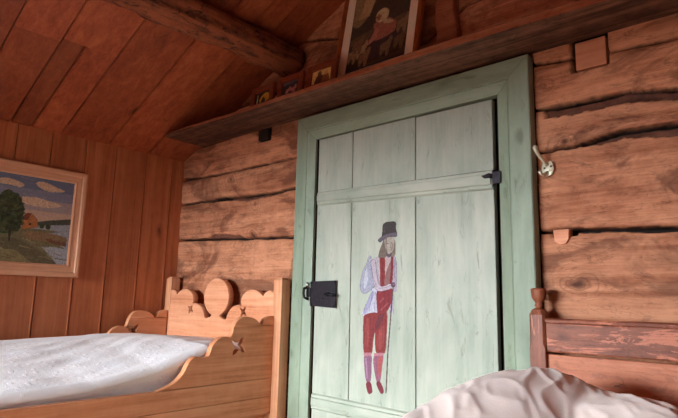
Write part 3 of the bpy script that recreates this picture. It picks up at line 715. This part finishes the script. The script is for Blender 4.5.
def art_shepherd(c, W_, H, z0):
    Z = lambda v: z0 + min(v * .70 + .03, 1) * H if v < .9 else z0 + H; X = lambda u: -W_ + 2 * W_ * u
    P_ = lambda l: [(X(a), Z(b)) for a, b in l]
    c.poly(P_([(0, 0), (1, 0), (1, 1), (0, 1)]), (74, 62, 52), sm=False)
    c.poly(P_([(0, .42), (.3, .40), (.62, .44), (1, .52), (1, .66), (.5, .60), (0, .52)]), (104, 86, 66))
    c.poly(P_([(0, .78), (.25, .80), (.5, .92), (.7, 1), (.1, 1), (0, .95)]), (150, 124, 88)); c.poly(P_([(.1, .84), (.3, .85), (.45, .95), (.25, .93)]), (190, 160, 116))
    c.poly(P_([(.62, .9), (1, .8), (1, 1), (.7, 1)]), (92, 78, 64))
    c.poly(P_([(0, 0), (.4, .03), (1, .1), (1, .3), (.6, .34), (0, .25)]), (58, 46, 36))
    c.poly(P_([(.36, .46), (.33, .30), (.36, .12), (.55, .06), (.66, .12), (.80, .26), (.84, .42), (.6, .5)]), (66, 52, 56))       # skirt
    c.poly(P_([(.40, .66), (.44, .52), (.42, .40), (.54, .36), (.78, .42), (.80, .56), (.70, .66), (.56, .72)]), (172, 108, 92), edge=(110, 70, 60), ew=W_ * .02)   # pink blouse
    c.poly(P_([(.46, .60), (.52, .46), (.38, .34), (.33, .38), (.42, .50)]), (188, 122, 104))
    c.poly(P_([(.43, .82), (.44, .70), (.50, .66), (.57, .66), (.63, .70), (.64, .80), (.58, .875), (.50, .88)]), (216, 196, 150), edge=(120, 96, 70), ew=W_ * .02)   # head scarf
    c.poly(P_([(.435, .79), (.445, .72), (.49, .695), (.52, .75), (.50, .80)]), (164, 104, 82)); c.poly(P_([(.56, .68), (.66, .66), (.74, .60), (.70, .58), (.58, .62)]), (206, 180, 140))
    for x, y, col in ((.08, .20, (150, 120, 88)), (.24, .24, (172, 142, 104)), (.16, .36, (128, 98, 72)), (.30, .10, (140, 110, 80)), (.88, .20, (112, 88, 66)), (.66, .16, (128, 104, 78)), (.9, .45, (140, 112, 82))):
        c.poly(P_([(x - .09, y), (x - .08, y + .10), (x + .02, y + .13), (x + .07, y + .20), (x + .11, y + .15), (x + .08, y + .04), (x + .06, y - .10), (x + .02, y - .10), (x, y), (x - .06, y - .09)]), col, edge=(70, 52, 40), ew=W_ * .015)
def art_icon(c, W_, H, z0):
    c.poly([(-W_, z0), (W_, z0), (W_, z0 + H), (-W_, z0 + H)], (226, 186, 112), sm=False)
    P_ = lambda l: [(-W_ + 2 * W_ * a, z0 + b * H) for a, b in l]
    c.poly(P_([(.15, 0), (.2, .45), (.3, .62), (.42, .75), (.5, .62), (.6, .45), (.62, 0)]), (88, 56, 48)); c.dot(-W_ + 2 * W_ * .38, z0 + H * .74, W_ * .2, W_ * .22, (110, 74, 58))
    c.poly(P_([(.5, 0), (.55, .4), (.72, .66), (.85, .5), (.9, 0)]), (150, 96, 58)); c.dot(-W_ + 2 * W_ * .72, z0 + H * .68, W_ * .16, W_ * .18, (206, 172, 110))
def art_dark(c, W_, H, z0):
    c.poly([(-W_, z0), (W_, z0), (W_, z0 + H), (-W_, z0 + H)], (58, 52, 58), sm=False)
    P_ = lambda l: [(-W_ + 2 * W_ * a, z0 + b * H) for a, b in l]
    c.poly(P_([(.1, .75), (.5, .85), (.95, .9), (.9, 1), (.05, 1)]), (100, 92, 96))
    for x, y in ((.3, .25), (.45, .4), (.62, .3), (.78, .45), (.7, .15)): c.poly(P_([(x - .09, y - .12), (x - .06, y + .12), (x + .04, y + .2), (x + .09, y), (x + .04, y - .15)]), (186, 120, 112))
def art_gold(c, W_, H, z0):
    c.poly([(-W_, z0), (W_, z0), (W_, z0 + H), (-W_, z0 + H)], (48, 34, 26), sm=False)
    P_ = lambda l: [(-W_ + 2 * W_ * a, z0 + b * H) for a, b in l]
    c.poly(P_([(.3, .15), (.35, .55), (.6, .85), (.85, .8), (.95, .4), (.8, .1)]), (212, 164, 60)); c.poly(P_([(.42, .0), (.45, .4), (.55, .55), (.66, .35), (.68, 0)]), (46, 32, 28)); c.line(P_([(.12, .1), (.14, .8)]), W_ * .12, (216, 190, 130))
leaning_frame('framed_print', 'large framed print of a woman in a white headscarf, leaning above the door', 'picture', -1.634, -1.160, 1.752, .60, .18, .024, .022, M['frame2'], art_shepherd, None, .046)
G3 = 'small framed pictures on the shelf'
leaning_frame('small_framed_picture', 'small framed picture with pale golden icon, beside the large print', 'picture', -1.750, -1.561, 1.700, .134, .10, .032, .016, M['frame3'], art_icon, G3, None)
leaning_frame('small_framed_picture', 'small framed dark picture, middle of the three small ones', 'picture', -1.956, -1.775, 1.700, .130, .10, .031, .016, M['frame3'], art_dark, G3, None)
leaning_frame('small_framed_picture', 'small framed picture with bright yellow figure, nearest the beam end of the shelf', 'picture', -2.163, -1.985, 1.700, .128, .10, .032, .016, M['frame3'], art_gold, G3, None)

# blocks wedged in the log wall
bm = bmesh.new(); box(bm, -.581, -.480, 1.905, 1.96, 1.820, 1.9225, .002); tag(obj('wood_block', bm, M['block'], origin=(-.52, 1.9, 1.82)), 'pale square wood block in a notch under the shelf', 'block')
bm = bmesh.new(); box(bm, -2.300, -2.22, 1.885, 1.955, 1.868, 1.927, .003); tag(obj('wood_block', bm, M['dark'], origin=(-2.26, 1.9, 1.87)), 'small dark wood block under the shelf above the pine bed', 'block')
bm = bmesh.new(); cutout(bm, [[(-.672, 1.256), (-.618, 1.256), (-.620, 1.222), (-.632, 1.205), (-.652, 1.204), (-.668, 1.215)]], .04, lambda u, v, w: (u * 1.003 - .006, 1.905 + w, v - .002), .002); tag(obj('wood_wedge', bm, M['block'], origin=(-.64, 1.9, 1.23)), 'small orange wood wedge in the crack beside the door casing', 'wedge')
bm = bmesh.new(); cutout(bm, [smooth_poly([(-1.123, 1.965), (-1.118, 2.12), (-1.124, 2.2), (-1.10, 2.5), (-1.03, 2.51), (-1.035, 2.2), (-1.022, 2.1), (-1.03, 1.965)], 2)], .05, lambda u, v, w: (u, 1.872 + w, v), .006)
tag(obj('upright_timber', bm, M['shelf'], origin=(-1.08, 1.87, 1.965)), 'short upright timber on the shelf behind the large print', 'timber')

# ---- coat hook
hk = thing('coat_hook', 'cream metal coat hook screwed to the logs beside the door', 'hook', (-.69, 1.885, 1.46))
bm = bmesh.new(); cutout(bm, [smooth_poly([(-.705, 1.452), (-.712, 1.475), (-.704, 1.502), (-.690, 1.500), (-.676, 1.502), (-.668, 1.478), (-.674, 1.455), (-.689, 1.447)], 3)], .006, lambda u, v, w: (u, 1.879 + w, v), .002); obj('back_plate', bm, M['brass'], hk, origin=(-.69, 1.88, 1.475), smooth=True)
bm = bmesh.new(); tube(bm, [(-.691, 1.878, 1.488), (-.697, 1.862, 1.500), (-.706, 1.842, 1.518), (-.712, 1.832, 1.536), (-.713, 1.830, 1.548)], [.0065, .006, .006, .0075, .0100], 12); tube(bm, [(-.713, 1.830, 1.546), (-.713, 1.829, 1.555)], [.0100, .004], 12); obj('hook_arm', bm, M['brass'], hk, origin=(-.70, 1.86, 1.51))
bm = bmesh.new(); tube(bm, [(-.692, 1.878, 1.462), (-.698, 1.860, 1.450), (-.703, 1.846, 1.452), (-.705, 1.840, 1.462)], [.006, .006, .006, .008], 12); obj('lower_hook', bm, M['brass'], hk, origin=(-.70, 1.86, 1.45))
for sx, sz in ((-.701, 1.478), (-.678, 1.482)):
    bm = bmesh.new(); tube(bm, [(sx, 1.877, sz), (sx, 1.874, sz)], [.0042, .003], 10); obj('screw', bm, M['iron'], hk, origin=(sx, 1.876, sz), label='dark screw head')

hk.location.y += .011
# ---- landscape painting on the left wall
LP = thing('landscape_painting', 'landscape painting of a lakeside house in a pale wooden frame', 'painting', (XL + .003, .88, 1.085))
FY0, FY1, FZ0, FZ1 = .42, 1.278, 1.082, 1.662
def bar(c0, c1, i0, i1, mat):
    bm = bmesh.new(); t = bmesh.new(); prof = [(0, XL + .005), (0, XL + .026), (.12, XL + .030), (.34, XL + .028), (.42, XL + .023), (.8, XL + .019), (.86, XL + .022), (1.0, XL + .018), (1.0, XL + .005)]
    A = [t.verts.new((x, c0[0] + (i0[0] - c0[0]) * s, c0[1] + (i0[1] - c0[1]) * s)) for s, x in prof]; B = [t.verts.new((x, c1[0] + (i1[0] - c1[0]) * s, c1[1] + (i1[1] - c1[1]) * s)) for s, x in prof]
    n = len(prof)
    for k in range(n): t.faces.new((A[k], A[(k + 1) % n], B[(k + 1) % n], B[k]))
    t.faces.new(A[::-1]); t.faces.new(B); bmesh.ops.recalc_face_normals(t, faces=t.faces); merge(bm, t)
    obj('frame_bar', bm, mat, LP, origin=(XL + .01, c0[0], c0[1]))
fwd = .066; o_ = [(FY0, FZ0), (FY1, FZ0), (FY1, FZ1), (FY0, FZ1)]; i_ = [(FY0 + fwd, FZ0 + fwd), (FY1 - fwd, FZ0 + fwd), (FY1 - fwd, FZ1 - fwd), (FY0 + fwd, FZ1 - fwd)]
for k in range(4): bar(o_[k], o_[(k + 1) % 4], i_[k], i_[(k + 1) % 4], M['frame_y'] if k % 2 == 0 else M['frame'])
XP = XL + .014
def K(pts): return [(lambda p: (p.y, p.z))(at(x, y, 'x', XP)) for x, y in pts]
cl = Canvas(FY0 + fwd - .004, FY1 - fwd + .004, FZ0 + fwd - .004, FZ1 - fwd + .004, .0028, bg=(104, 112, 132))
k0, k1 = FY0 + .02, FY1 - .02
for z0_, z1_, c_ in ((1.30, 1.42, (190, 158, 138)), (1.42, 1.48, (160, 142, 140)), (1.48, 1.53, (126, 126, 142))): cl.poly([(k0, z0_), (k1, z0_), (k1, z1_), (k0, z1_)], c_, sm=False, var=.15)
for p in ([(0, 178), (10, 178), (24, 184), (20, 187), (8, 184), (0, 183)], [(36, 183), (44, 182), (58, 188), (65, 192), (52, 192), (42, 189)], [(18, 197), (34, 197), (48, 201), (62, 206), (48, 208), (30, 205), (20, 201)], [(-60, 170), (-30, 172), (-10, 176), (-30, 180), (-55, 178)]): cl.poly(K(p), (204, 170, 142))
cl.poly(K([(34, 223), (45, 221), (60, 220), (73, 220), (73, 226), (50, 227), (34, 227)]), (74, 76, 66))
cl.poly(K([(20, 226), (73, 225), (68, 268), (60, 262), (30, 240)]), (150, 152, 158), sm=False)
cl.poly([(k0, FZ0), (K([(64, 266)])[0][0], FZ0), K([(60, 266)])[0], K([(48, 252)])[0], K([(40, 246)])[0], K([(66, 250)])[0], K([(52, 240)])[0], K([(40, 234)])[0], K([(62, 232)])[0], K([(30, 228)])[0], (k0, 1.33)], (112, 104, 74), sm=False)
cl.poly(K([(0, 238), (20, 240), (38, 250), (58, 266), (20, 262), (0, 258)]), (96, 88, 64)); cl.poly(K([(0, 248), (16, 250), (30, 262), (0, 264)]), (128, 114, 78))
cl.poly(K([(26, 231), (48, 233), (66, 238), (64, 243), (40, 241), (24, 237)]), (134, 106, 76)); cl.poly(K([(44, 238), (66, 242), (66, 247), (50, 243)]), (112, 74, 52))
cl.poly(K([(42, 247), (54, 247), (68, 250), (66, 268), (58, 266), (50, 256)]), (160, 162, 166), sm=False)
cl.poly(K([(22, 219), (26, 214), (32, 214), (37, 219), (38, 227), (22, 229)]), (170, 106, 60), edge=(90, 54, 36), ew=.003, sm=False); cl.poly(K([(20, 220), (26, 213), (32, 213), (28, 220)]), (120, 62, 44), sm=False)
cl.dot(*K([(30, 224)])[0], .006, .006, (60, 44, 34))
for x_, y_, r_ in ((8, 198, 9), (14, 203, 9), (5, 208, 9), (15, 212, 9), (8, 218, 9), (4, 226, 8), (14, 224, 8), (20, 208, 5), (-4, 205, 9), (-8, 216, 9), (42, 226, 3), (48, 227, 3)): cl.dot(*K([(x_, y_)])[0], r_ * .0042, r_ * .0047, (58 + (x_ * 7) % 14, 64 + (y_ * 5) % 14, 42))
for k in range(170):
    a_, r_ = random.random() * 6.28, random.random() ** .5; x_, y_ = 9 + 15 * r_ * math.cos(a_), 212 + 21 * r_ * math.sin(a_)
    g_ = random.choice([(44, 50, 34), (62, 66, 44), (84, 84, 54), (70, 74, 46), (52, 56, 38)]); cl.dot(*K([(x_, y_)])[0], .006 + .008 * random.random(), .006 + .006 * random.random(), g_, .85)
for k in range(60):
    x_ = random.uniform(-40, 56); y_ = random.uniform(238, 268); p0 = K([(x_, y_), (x_ + random.uniform(5, 16), y_ + random.uniform(1, 5))]); cl.line(p0, .003 + .003 * random.random(), random.choice([(134, 122, 86), (86, 80, 56), (150, 134, 100), (112, 92, 66)]), .7)
for k in range(40):
    x_ = random.uniform(-60, 70); y_ = random.uniform(172, 215); p0 = K([(x_, y_), (x_ + random.uniform(8, 20), y_ + random.uniform(1, 4))]); cl.line(p0, .003, random.choice([(120, 126, 146), (150, 138, 140), (176, 152, 138)]), .35)
cl.line(K([(10, 228), (9, 240)]), .01, (58, 48, 36))
obj('canvas', cl.mesh(lambda u, v: (XP, u, v), (-.002, 0, 0)), M['art'], LP, origin=(XP, .88, 1.35), label='painted canvas with tree, red house, lake and cloudy sky')

# ================================================================== PINE BOX BED
bed = thing('box_bed', 'honey coloured pine box bed with scalloped carved boards', 'bed', (-2.5, .9, 0))
XO = -2.015
side = [(1.803, .906), (1.792, .911), (1.761, .904), (1.744, .892), (1.731, .869), (1.711, .881), (1.69, .896), (1.66, .906), (1.626, .908), (1.602, .903), (1.580, .888), (1.564, .862), (1.556, .830)]
side2 = [(1.548, .817), (1.523, .822), (1.503, .821), (1.478, .81), (1.452, .785), (1.444, .76)]
side3 = [(1.437, .742), (1.415, .737), (1.397, .739), (1.366, .743), (1.338, .721), (1.313, .677), (1.269, .641), (1.203, .620)]
prof = smooth_poly(side, 3, False) + smooth_poly(side2, 3, False) + smooth_poly(side3, 3, False)
outline = prof + [(1.203, .6195), (1.803, .6195)]
BY0 = -.02
def side_boards(x_out, sgn, holes_at):
    """x_out: the outer face; the thickness goes inwards"""
    th = .030; xc = x_out - sgn * th / 2
    pl = lambda u, v, w: (xc + w, u, v)
    bm = bmesh.new(); cutout(bm, [clip(outline, .8665, True)], th, pl, .002, rt(.95, 1.05)); 
    a = obj('scalloped_cap', bm, M['pine'], bed, origin=(xc, 1.65, .87))
    bm = bmesh.new(); cutout(bm, [clip(outline, .8650, False), star(*holes_at, .050, .015, rot=.15)], th, pl, .002, rt(.95, 1.05)); obj('scalloped_board', bm, M['pine'], bed, origin=(xc, 1.5, .62))
    for z0, z1 in ((.5355, .6185), (.457, .534)):
        bm = bmesh.new(); box(bm, xc - th / 2, xc + th / 2, BY0, 1.803, z0, z1, .0025, rt(.92, 1.05)); obj('side_rail', bm, M['pine'], bed, origin=(xc, .9, z0))
side_boards(XO, 1, (1.594, .778))
side_boards(-2.98 - .03, -1, (1.594, .790))
# headboard: symmetric outline about x = -2.513
HC = -2.513
half = [(-2.0, 1.02), (-2.04, 1.026), (-2.062, 1.034), (-2.085, 1.032), (-2.104, 1.022), (-2.118, 1.004)]
half2 = [(-2.13, 1.013), (-2.152, 1.026), (-2.181, 1.036), (-2.225, 1.037), (-2.262, 1.022), (-2.286, 1.000), (-2.294, .975), (-2.285, .952)]
half3 = [(-2.290, .953), (-2.312, .957), (-2.345, .952), (-2.378, .936), (-2.402, .908), (-2.412, .882)]
half4 = [(-2.425, .876), (-2.450, .882), (-2.470, .888)]
RH = []
for h in (half, half2, half3, half4): RH += smooth_poly(h, 3, False)
RH = [(x if x < -2.036 else -2.036, z) for x, z in RH]
oval = [(HC + .113 * math.cos(a), .995 + .103 * math.sin(a)) for a in [math.radians(-72 + 324 / 40 * k) for k in range(41)]]
LH = [(2 * HC - x, z) for x, z in RH[::-1]]; LH = [(max(x, -2.974), z) for x, z in LH]
hb = RH + [(x, z) for x, z in oval] + LH
hb_out = hb + [(-2.974, .42), (-2.036, .42)]
ded = [hb_out[0]]
for p in hb_out[1:]:
    if (p[0] - ded[-1][0]) ** 2 + (p[1] - ded[-1][1]) ** 2 > 1e-7: ded.append(p)
pl = lambda u, v, w: (u, 1.8325 + w, v)
bm = bmesh.new(); cutout(bm, [ded, star(-2.272, .922, .036, .011, rot=.2), star(-2.754, .922, .034, .010, rot=.2)], .036, pl, .003, rt(.98, 1.02)); obj('headboard', bm, M['pine_x'], bed, origin=(HC, 1.8325, .42))
# turned raised rim on the small carvings, posts
def post(x0, x1, y0, y1, top, name='post'):
    bm = bmesh.new(); t = bmesh.new(); c = .012; e = .004
    ring = lambda d, z: [t.verts.new(v) for v in ((x0 + d, y0 + d, z), (x1 - d, y0 + d, z), (x1 - d, y1 - d, z), (x0 + d, y1 - d, z))]
    box(bm, x0, x1, y0, y1, 0, top - c, .003)
    A, B = ring(.002, top - c - .001), ring(c, top)
    for k in range(4): t.faces.new((A[k], A[(k + 1) % 4], B[(k + 1) % 4], B[k]))
    t.faces.new(B); t.faces.new(A[::-1]); merge(bm, t)
    return obj(name, bm, M['pine_z'], bed, origin=((x0 + x1) / 2, (y0 + y1) / 2, 0))
post(-2.028, -1.968, 1.804, 1.862, 1.098); post(-3.030, -2.972, 1.812, 1.872, 1.112)
post(-2.028, -1.968, -.06, 0, .72); post(-3.030, -2.972, -.06, 0, .72)
bm = bmesh.new(); box(bm, -2.972, -2.03, -.045, -.017, .42, .70, .003, rt()); obj('footboard', bm, M['pine_x'], bed, origin=(-2.5, -.03, .42))
bm = bmesh.new(); box(bm, -2.978, -2.047, .0, 1.80, .44, .46, 0, rt()); obj('bed_base', bm, M['pine'], bed, origin=(-2.5, .9, .44))
bm = bmesh.new(); box(bm, -2.972, -2.055, -.01, 1.79, .461, .60, .03, seg=3); tag(obj('mattress', bm, M['mattress'], origin=(-2.5, .9, .461)), 'thin mattress under the white bedspread in the pine bed', 'mattress')

# ---- white bedspread: closed cloth body following the bed, drooping to the near rail
def cloth_sheet():
    bm = bmesh.new(); nu, nv = 150, 220; X0, X1, Y0, Y1 = -2.974, -2.050, -.01, 1.812
    edge = [(-.1, .655), (.65, .664), (.95, .680), (1.2, .715), (1.38, .764), (1.46, .786), (1.6, .780), (1.8, .77)]
    far = [(-.1, .765), (.9, .770), (1.2, .782), (1.4, .792), (1.55, .785), (1.8, .76)]
    V = []
    for j in range(nv + 1):
        y = Y0 + (Y1 - Y0) * j / nv; row = []
        ze, zf = interp(edge, y), interp(far, y)
        for i in range(nu + 1):
            s = i / nu
            if s < .80:
                k = s / .80; x = X0 + (X1 - .035 - X0) * k
                z = zf + (ze - zf) * k ** 1.6
                z += .010 * math.sin(k * 3.1) - .035 * max(0, .06 - k) / .06
                z += .007 * mn.fractal((x * 4, y * 2.2, 0), .8, 2, 3) + .004 * mn.noise((x * 14 + y * 5, y * 6, 2))
                dx = 0
            else:
                k = (s - .80) / .20; a = min(1, k / .35) * math.pi / 2
                x = X1 - .035 + .035 * math.sin(a) - .002; z = ze + .035 * (math.cos(a) - 1)
                if k > .35:
                    q = (k - .35) / .65; z -= (ze - .035 - .59) * q
                    x += -.022 * math.sin(q * 3.0) * min(1, (ze - .66) / .06 + .25) + .004 * mn.noise((y * 5, z * 30, 0))
                z += .005 * mn.fractal((x * 4, y * 2.2, 0), .8, 2, 3) * (1 - k)
                x = min(x, X1)
            # the near long fold
            f = math.exp(-((s - (.62 + .14 * min(1, max(0, y - .4)))) / .035) ** 2) * .010 * max(0, min(1, (1.3 - y) / .4)); z -= f
            row.append(bm.verts.new((x, y, z)))
        V.append(row)
    top = []
    for a, b in zip(V, V[1:]):
        for i in range(nu): f = bm.faces.new((a[i], a[i + 1], b[i + 1], b[i])); f.smooth = True
    # turned-down ends so that it has no open end
    for row, yy in ((V[0], Y0 - .004), (V[-1], Y1 + .001)):
        low = [bm.verts.new((v.co.x, yy, .605 if k < nu * .9 else v.co.z - .001)) for k, v in enumerate(row)]
        for i in range(nu): bm.faces.new((row[i], row[i + 1], low[i + 1], low[i]))
    bmesh.ops.recalc_face_normals(bm, faces=bm.faces)
    return bm
bs = tag(obj('bedspread', cloth_sheet(), M['sheet'], origin=(-2.5, .9, .61)), 'white damask bedspread lying over the pine box bed', 'bedspread')
sm = bs.modifiers.new('thick', 'SOLIDIFY'); sm.thickness = .004; sm.offset = -1

# ================================================================== DARK BED ON THE RIGHT
bd2 = thing('wooden_bed', 'old dark stained wooden bed with a turned finial post', 'bed', (-.17, .9, 0))
def fpost(cx, cy, top, fin=True, z1=.985):
    p = bpy.data.objects.new('post', None); p.location = Vector((cx, cy, 0)) - bd2.location; link(p, bd2)
    bm = bmesh.new(); h = .0258; c = .006
    t = bmesh.new(); prof = []
    oct_ = lambda d, k, z: [t.verts.new((cx + a, cy + b, z)) for a, b in ((-d + k, -d), (d - k, -d), (d, -d + k), (d, d - k), (d - k, d), (-d + k, d), (-d, d - k), (-d, -d + k))]
    R_ = [oct_(h, .001, 0), oct_(h, .001, z1 - .13), oct_(h, .007, z1 - .115), oct_(h, .007, z1 - .022), oct_(h * .78, .009, z1 - .006), oct_(h * .45, .006, z1)]
    for a, b in zip(R_, R_[1:]):
        for k in range(8): t.faces.new((a[k], a[(k + 1) % 8], b[(k + 1) % 8], b[k]))
    t.faces.new(R_[0][::-1]); t.faces.new(R_[-1]); merge(bm, t)
    obj('post_shaft', bm, M['stain_z'], p, origin=(cx, cy, 0))
    if fin:
        bm = bmesh.new(); lathe(bm, cx, cy, [(0.0098, z1 - .002), (0.0109, z1 + .004), (0.0149, z1 + .008), (0.0103, z1 + .013), (0.0121, z1 + .020), (0.0184, z1 + .027), (0.0224, z1 + .034), (0.0236, z1 + .046), (0.0247, z1 + .055), (0.0255, z1 + .060), (0.0236, z1 + .064), (0.0138, z1 + .067), (0.0023, z1 + .0685)], 28)
        obj('finial', bm, M['stain_z'], p, origin=(cx, cy, z1), label='turned cup-shaped finial')
fpost(-.716, 1.826, 1.05); fpost(.376, 1.826, 1.05); fpost(-.716, -.10, .7, False, .60); fpost(.376, -.10, .7, False, .60)
bm = bmesh.new(); t = bmesh.new()
def hrail(z0, z1, mat, name, y0=1.812, th=.028):
    bm = bmesh.new(); t = bmesh.new(); prof = [(y0, z0 + .004), (y0, z1 - .020), (y0 + .001, z1 - .016), (y0 - .004, z1 - .013), (y0 - .005, z1 - .005), (y0 - .001, z1), (y0 + th, z1), (y0 + th, z0), (y0 + .004, z0)]
    N = 40; rows = []
    for i in range(N + 1):
        X = -.693 + 1.047 * i / N; rows.append([t.verts.new((X, y, z + (.0015 * mn.noise((X * 9, z * 3, 0))))) for y, z in prof])
    n = len(prof)
    for a, b in zip(rows, rows[1:]):
        for k in range(n): t.faces.new((a[k], b[k], b[(k + 1) % n], a[(k + 1) % n]))
    t.faces.new(rows[0]); t.faces.new(rows[-1][::-1]); bmesh.ops.recalc_face_normals(t, faces=t.faces); merge(bm, t)
    return obj(name, bm, mat, bd2, origin=(-.17, y0, z0))
hrail(.846, .953, M['stain'], 'headboard_rail')
bm = bmesh.new(); box(bm, -.693, .354, 1.816, 1.838, .60, .838, .003); obj('headboard_panel', bm, M['stain_low'], bd2, origin=(-.17, 1.82, .6), label='worn lower headboard plank, lighter wood')
for sx in (-.716, .376):
    bm = bmesh.new(); box(bm, sx - .012, sx + .012, -.075, 1.80, .36, .50, .003); obj('side_rail', bm, M['stain'], bd2, origin=(sx, .9, .36))
bm = bmesh.new(); box(bm, -.69, .35, -.11, -.09, .36, .56, .003); obj('footboard', bm, M['stain'], bd2, origin=(-.17, -.1, .36))
bm = bmesh.new(); box(bm, -.70, .36, -.07, 1.80, .385, .40, 0); obj('bed_base', bm, M['stain'], bd2, origin=(-.17, .9, .385))
bm = bmesh.new(); box(bm, -.695, .355, -.065, 1.79, .4005, .545, .03, seg=3); tag(obj('mattress', bm, M['mattress'], origin=(-.17, .9, .4)), 'thin mattress under the pale pink duvet in the dark bed', 'mattress')

# ---- pale duvet heaped towards the headboard
def R3(x, y, Y): p = at(x, y, 'y', Y); return (p.x, p.y, p.z)
ridge = [(-.80, .80, .66), R3(405, 416, 1.09), R3(425, 409, 1.14), R3(445, 397, 1.20), R3(480, 380, 1.30), R3(505, 372.5, 1.38), R3(525, 369.5, 1.45), R3(552, 369, 1.49), R3(572, 376, 1.51), R3(590, 386, 1.52), R3(612, 393, 1.50), R3(640, 396.5, 1.46), R3(660, 403, 1.42), R3(678, 413, 1.38), (.02, 1.35, .70), (.30, 1.3, .66)]
def duvet_z(x, y):
    best = None
    for a, b in zip(ridge, ridge[1:]):
        dx, dy = b[0] - a[0], b[1] - a[1]; L = dx * dx + dy * dy; t = max(0, min(1, ((x - a[0]) * dx + (y - a[1]) * dy) / L))
        px, py = a[0] + t * dx, a[1] + t * dy; d = math.hypot(x - px, y - py); sgn = dx * (y - py) - dy * (x - px)
        if best is None or d < best[0]: best = (d, a[2] + t * (b[2] - a[2]), sgn)
    d, zr, sgn = best
    base = .585
    sig = .30 if sgn < 0 else .17
    return base + (zr - base) * math.exp(-(d / sig) ** 2)
def duvet():
    bm = bmesh.new(); X0, X1, Y0, Y1 = -.86, .43, -.05, 1.775; nx, ny = 230, 300; V = []
    def warp(x, y, k):
        q = .35 * mn.noise((x * 3 + k, y * 3, k))
        return 1 - abs(mn.noise((x * 5.5 + q * 3 + y * 2.5, y * 3.0 - x * 1.5, k + q)))
    Z = np.array([[duvet_z(X0 + (X1 - X0) * i / nx, Y0 + (Y1 - Y0) * j / ny) for j in range(ny + 1)] for i in range(nx + 1)])
    for _ in range(60):
        Q = np.pad(Z, 1, mode='edge'); Z = (Q[:-2, 1:-1] + Q[2:, 1:-1] + Q[1:-1, :-2] + Q[1:-1, 2:] + Z * 2) / 6
    for i in range(nx + 1):
        x = X0 + (X1 - X0) * i / nx; row = []
        for j in range(ny + 1):
            y = Y0 + (Y1 - Y0) * j / ny
            z = Z[i, j] + .003
            r1 = warp(x, y, 1.3); r2 = warp(x * 1.9, y * 1.9, 7.1)
            z += .005 * (r1 ** 2 - .5) + .006 * (r2 ** 5 - .3) + .0045 * (warp(x * 3.4 + y, y * 2.4, 2.2) ** 5 - .3) + .004 * mn.fractal((x * 5, y * 5, 0), .8, 2, 3)
            # hanging sides and rounded ends
            dl = -.745 - x
            if dl > 0: z -= min(.32, (dl / .10) ** 2 * .22)
            dr = x - .375
            if dr > 0: z -= min(.3, (dr / .05) ** 2 * .25)
            de = y - 1.735
            if de > 0: z -= (de / .04) ** 2 * .05
            z = max(z, .35 if (x < -.75 or x > .38) else .55)
            row.append(bm.verts.new((x, y, z)))
        V.append(row)
    for i in range(nx):
        for j in range(ny): bm.faces.new((V[i][j], V[i + 1][j], V[i + 1][j + 1], V[i][j + 1])).smooth = True
    return bm
dv = tag(obj('duvet', duvet(), M['duvet'], origin=(-.2, .9, .56)), 'crumpled pale pink duvet on the dark stained bed', 'duvet')
sm = dv.modifiers.new('thick', 'SOLIDIFY'); sm.thickness = .006; sm.offset = -1

# ================================================================== LIGHT
def area(name, loc, target, sx, sy_, power, col):
    l = bpy.data.lights.new(name, 'AREA'); l.shape = 'RECTANGLE'; l.size = sx; l.size_y = sy_; l.energy = power; l.color = col
    o = bpy.data.objects.new(name, l); o.location = loc; COL.objects.link(o)
    o.rotation_euler = (Vector(target) - Vector(loc)).to_track_quat('-Z', 'Y').to_euler(); return o
area('daylight_outside_window', (-2.9, -5.3, 2.35), (-1.9, 0, .9), 4.2, 2.4, 3700, (.87, .95, 1.0))
area('added_fill_light', (4.0, -.3, 3.1), (-.9, .75, .6), 2.4, 1.6, 1500, (.92, .96, 1.0))  # added fill light, brightens the duvet and bedspread
w = bpy.data.worlds.new('world'); SC.world = w; w.use_nodes = True
w.node_tree.nodes['Background'].inputs[0].default_value = (.55, .68, .9, 1); w.node_tree.nodes['Background'].inputs[1].default_value = .4
SC.view_settings.view_transform = 'Standard'; SC.view_settings.look = 'None'; SC.view_settings.gamma = 1; SC.view_settings.exposure = 0.20
SC.view_settings.use_curve_mapping = False
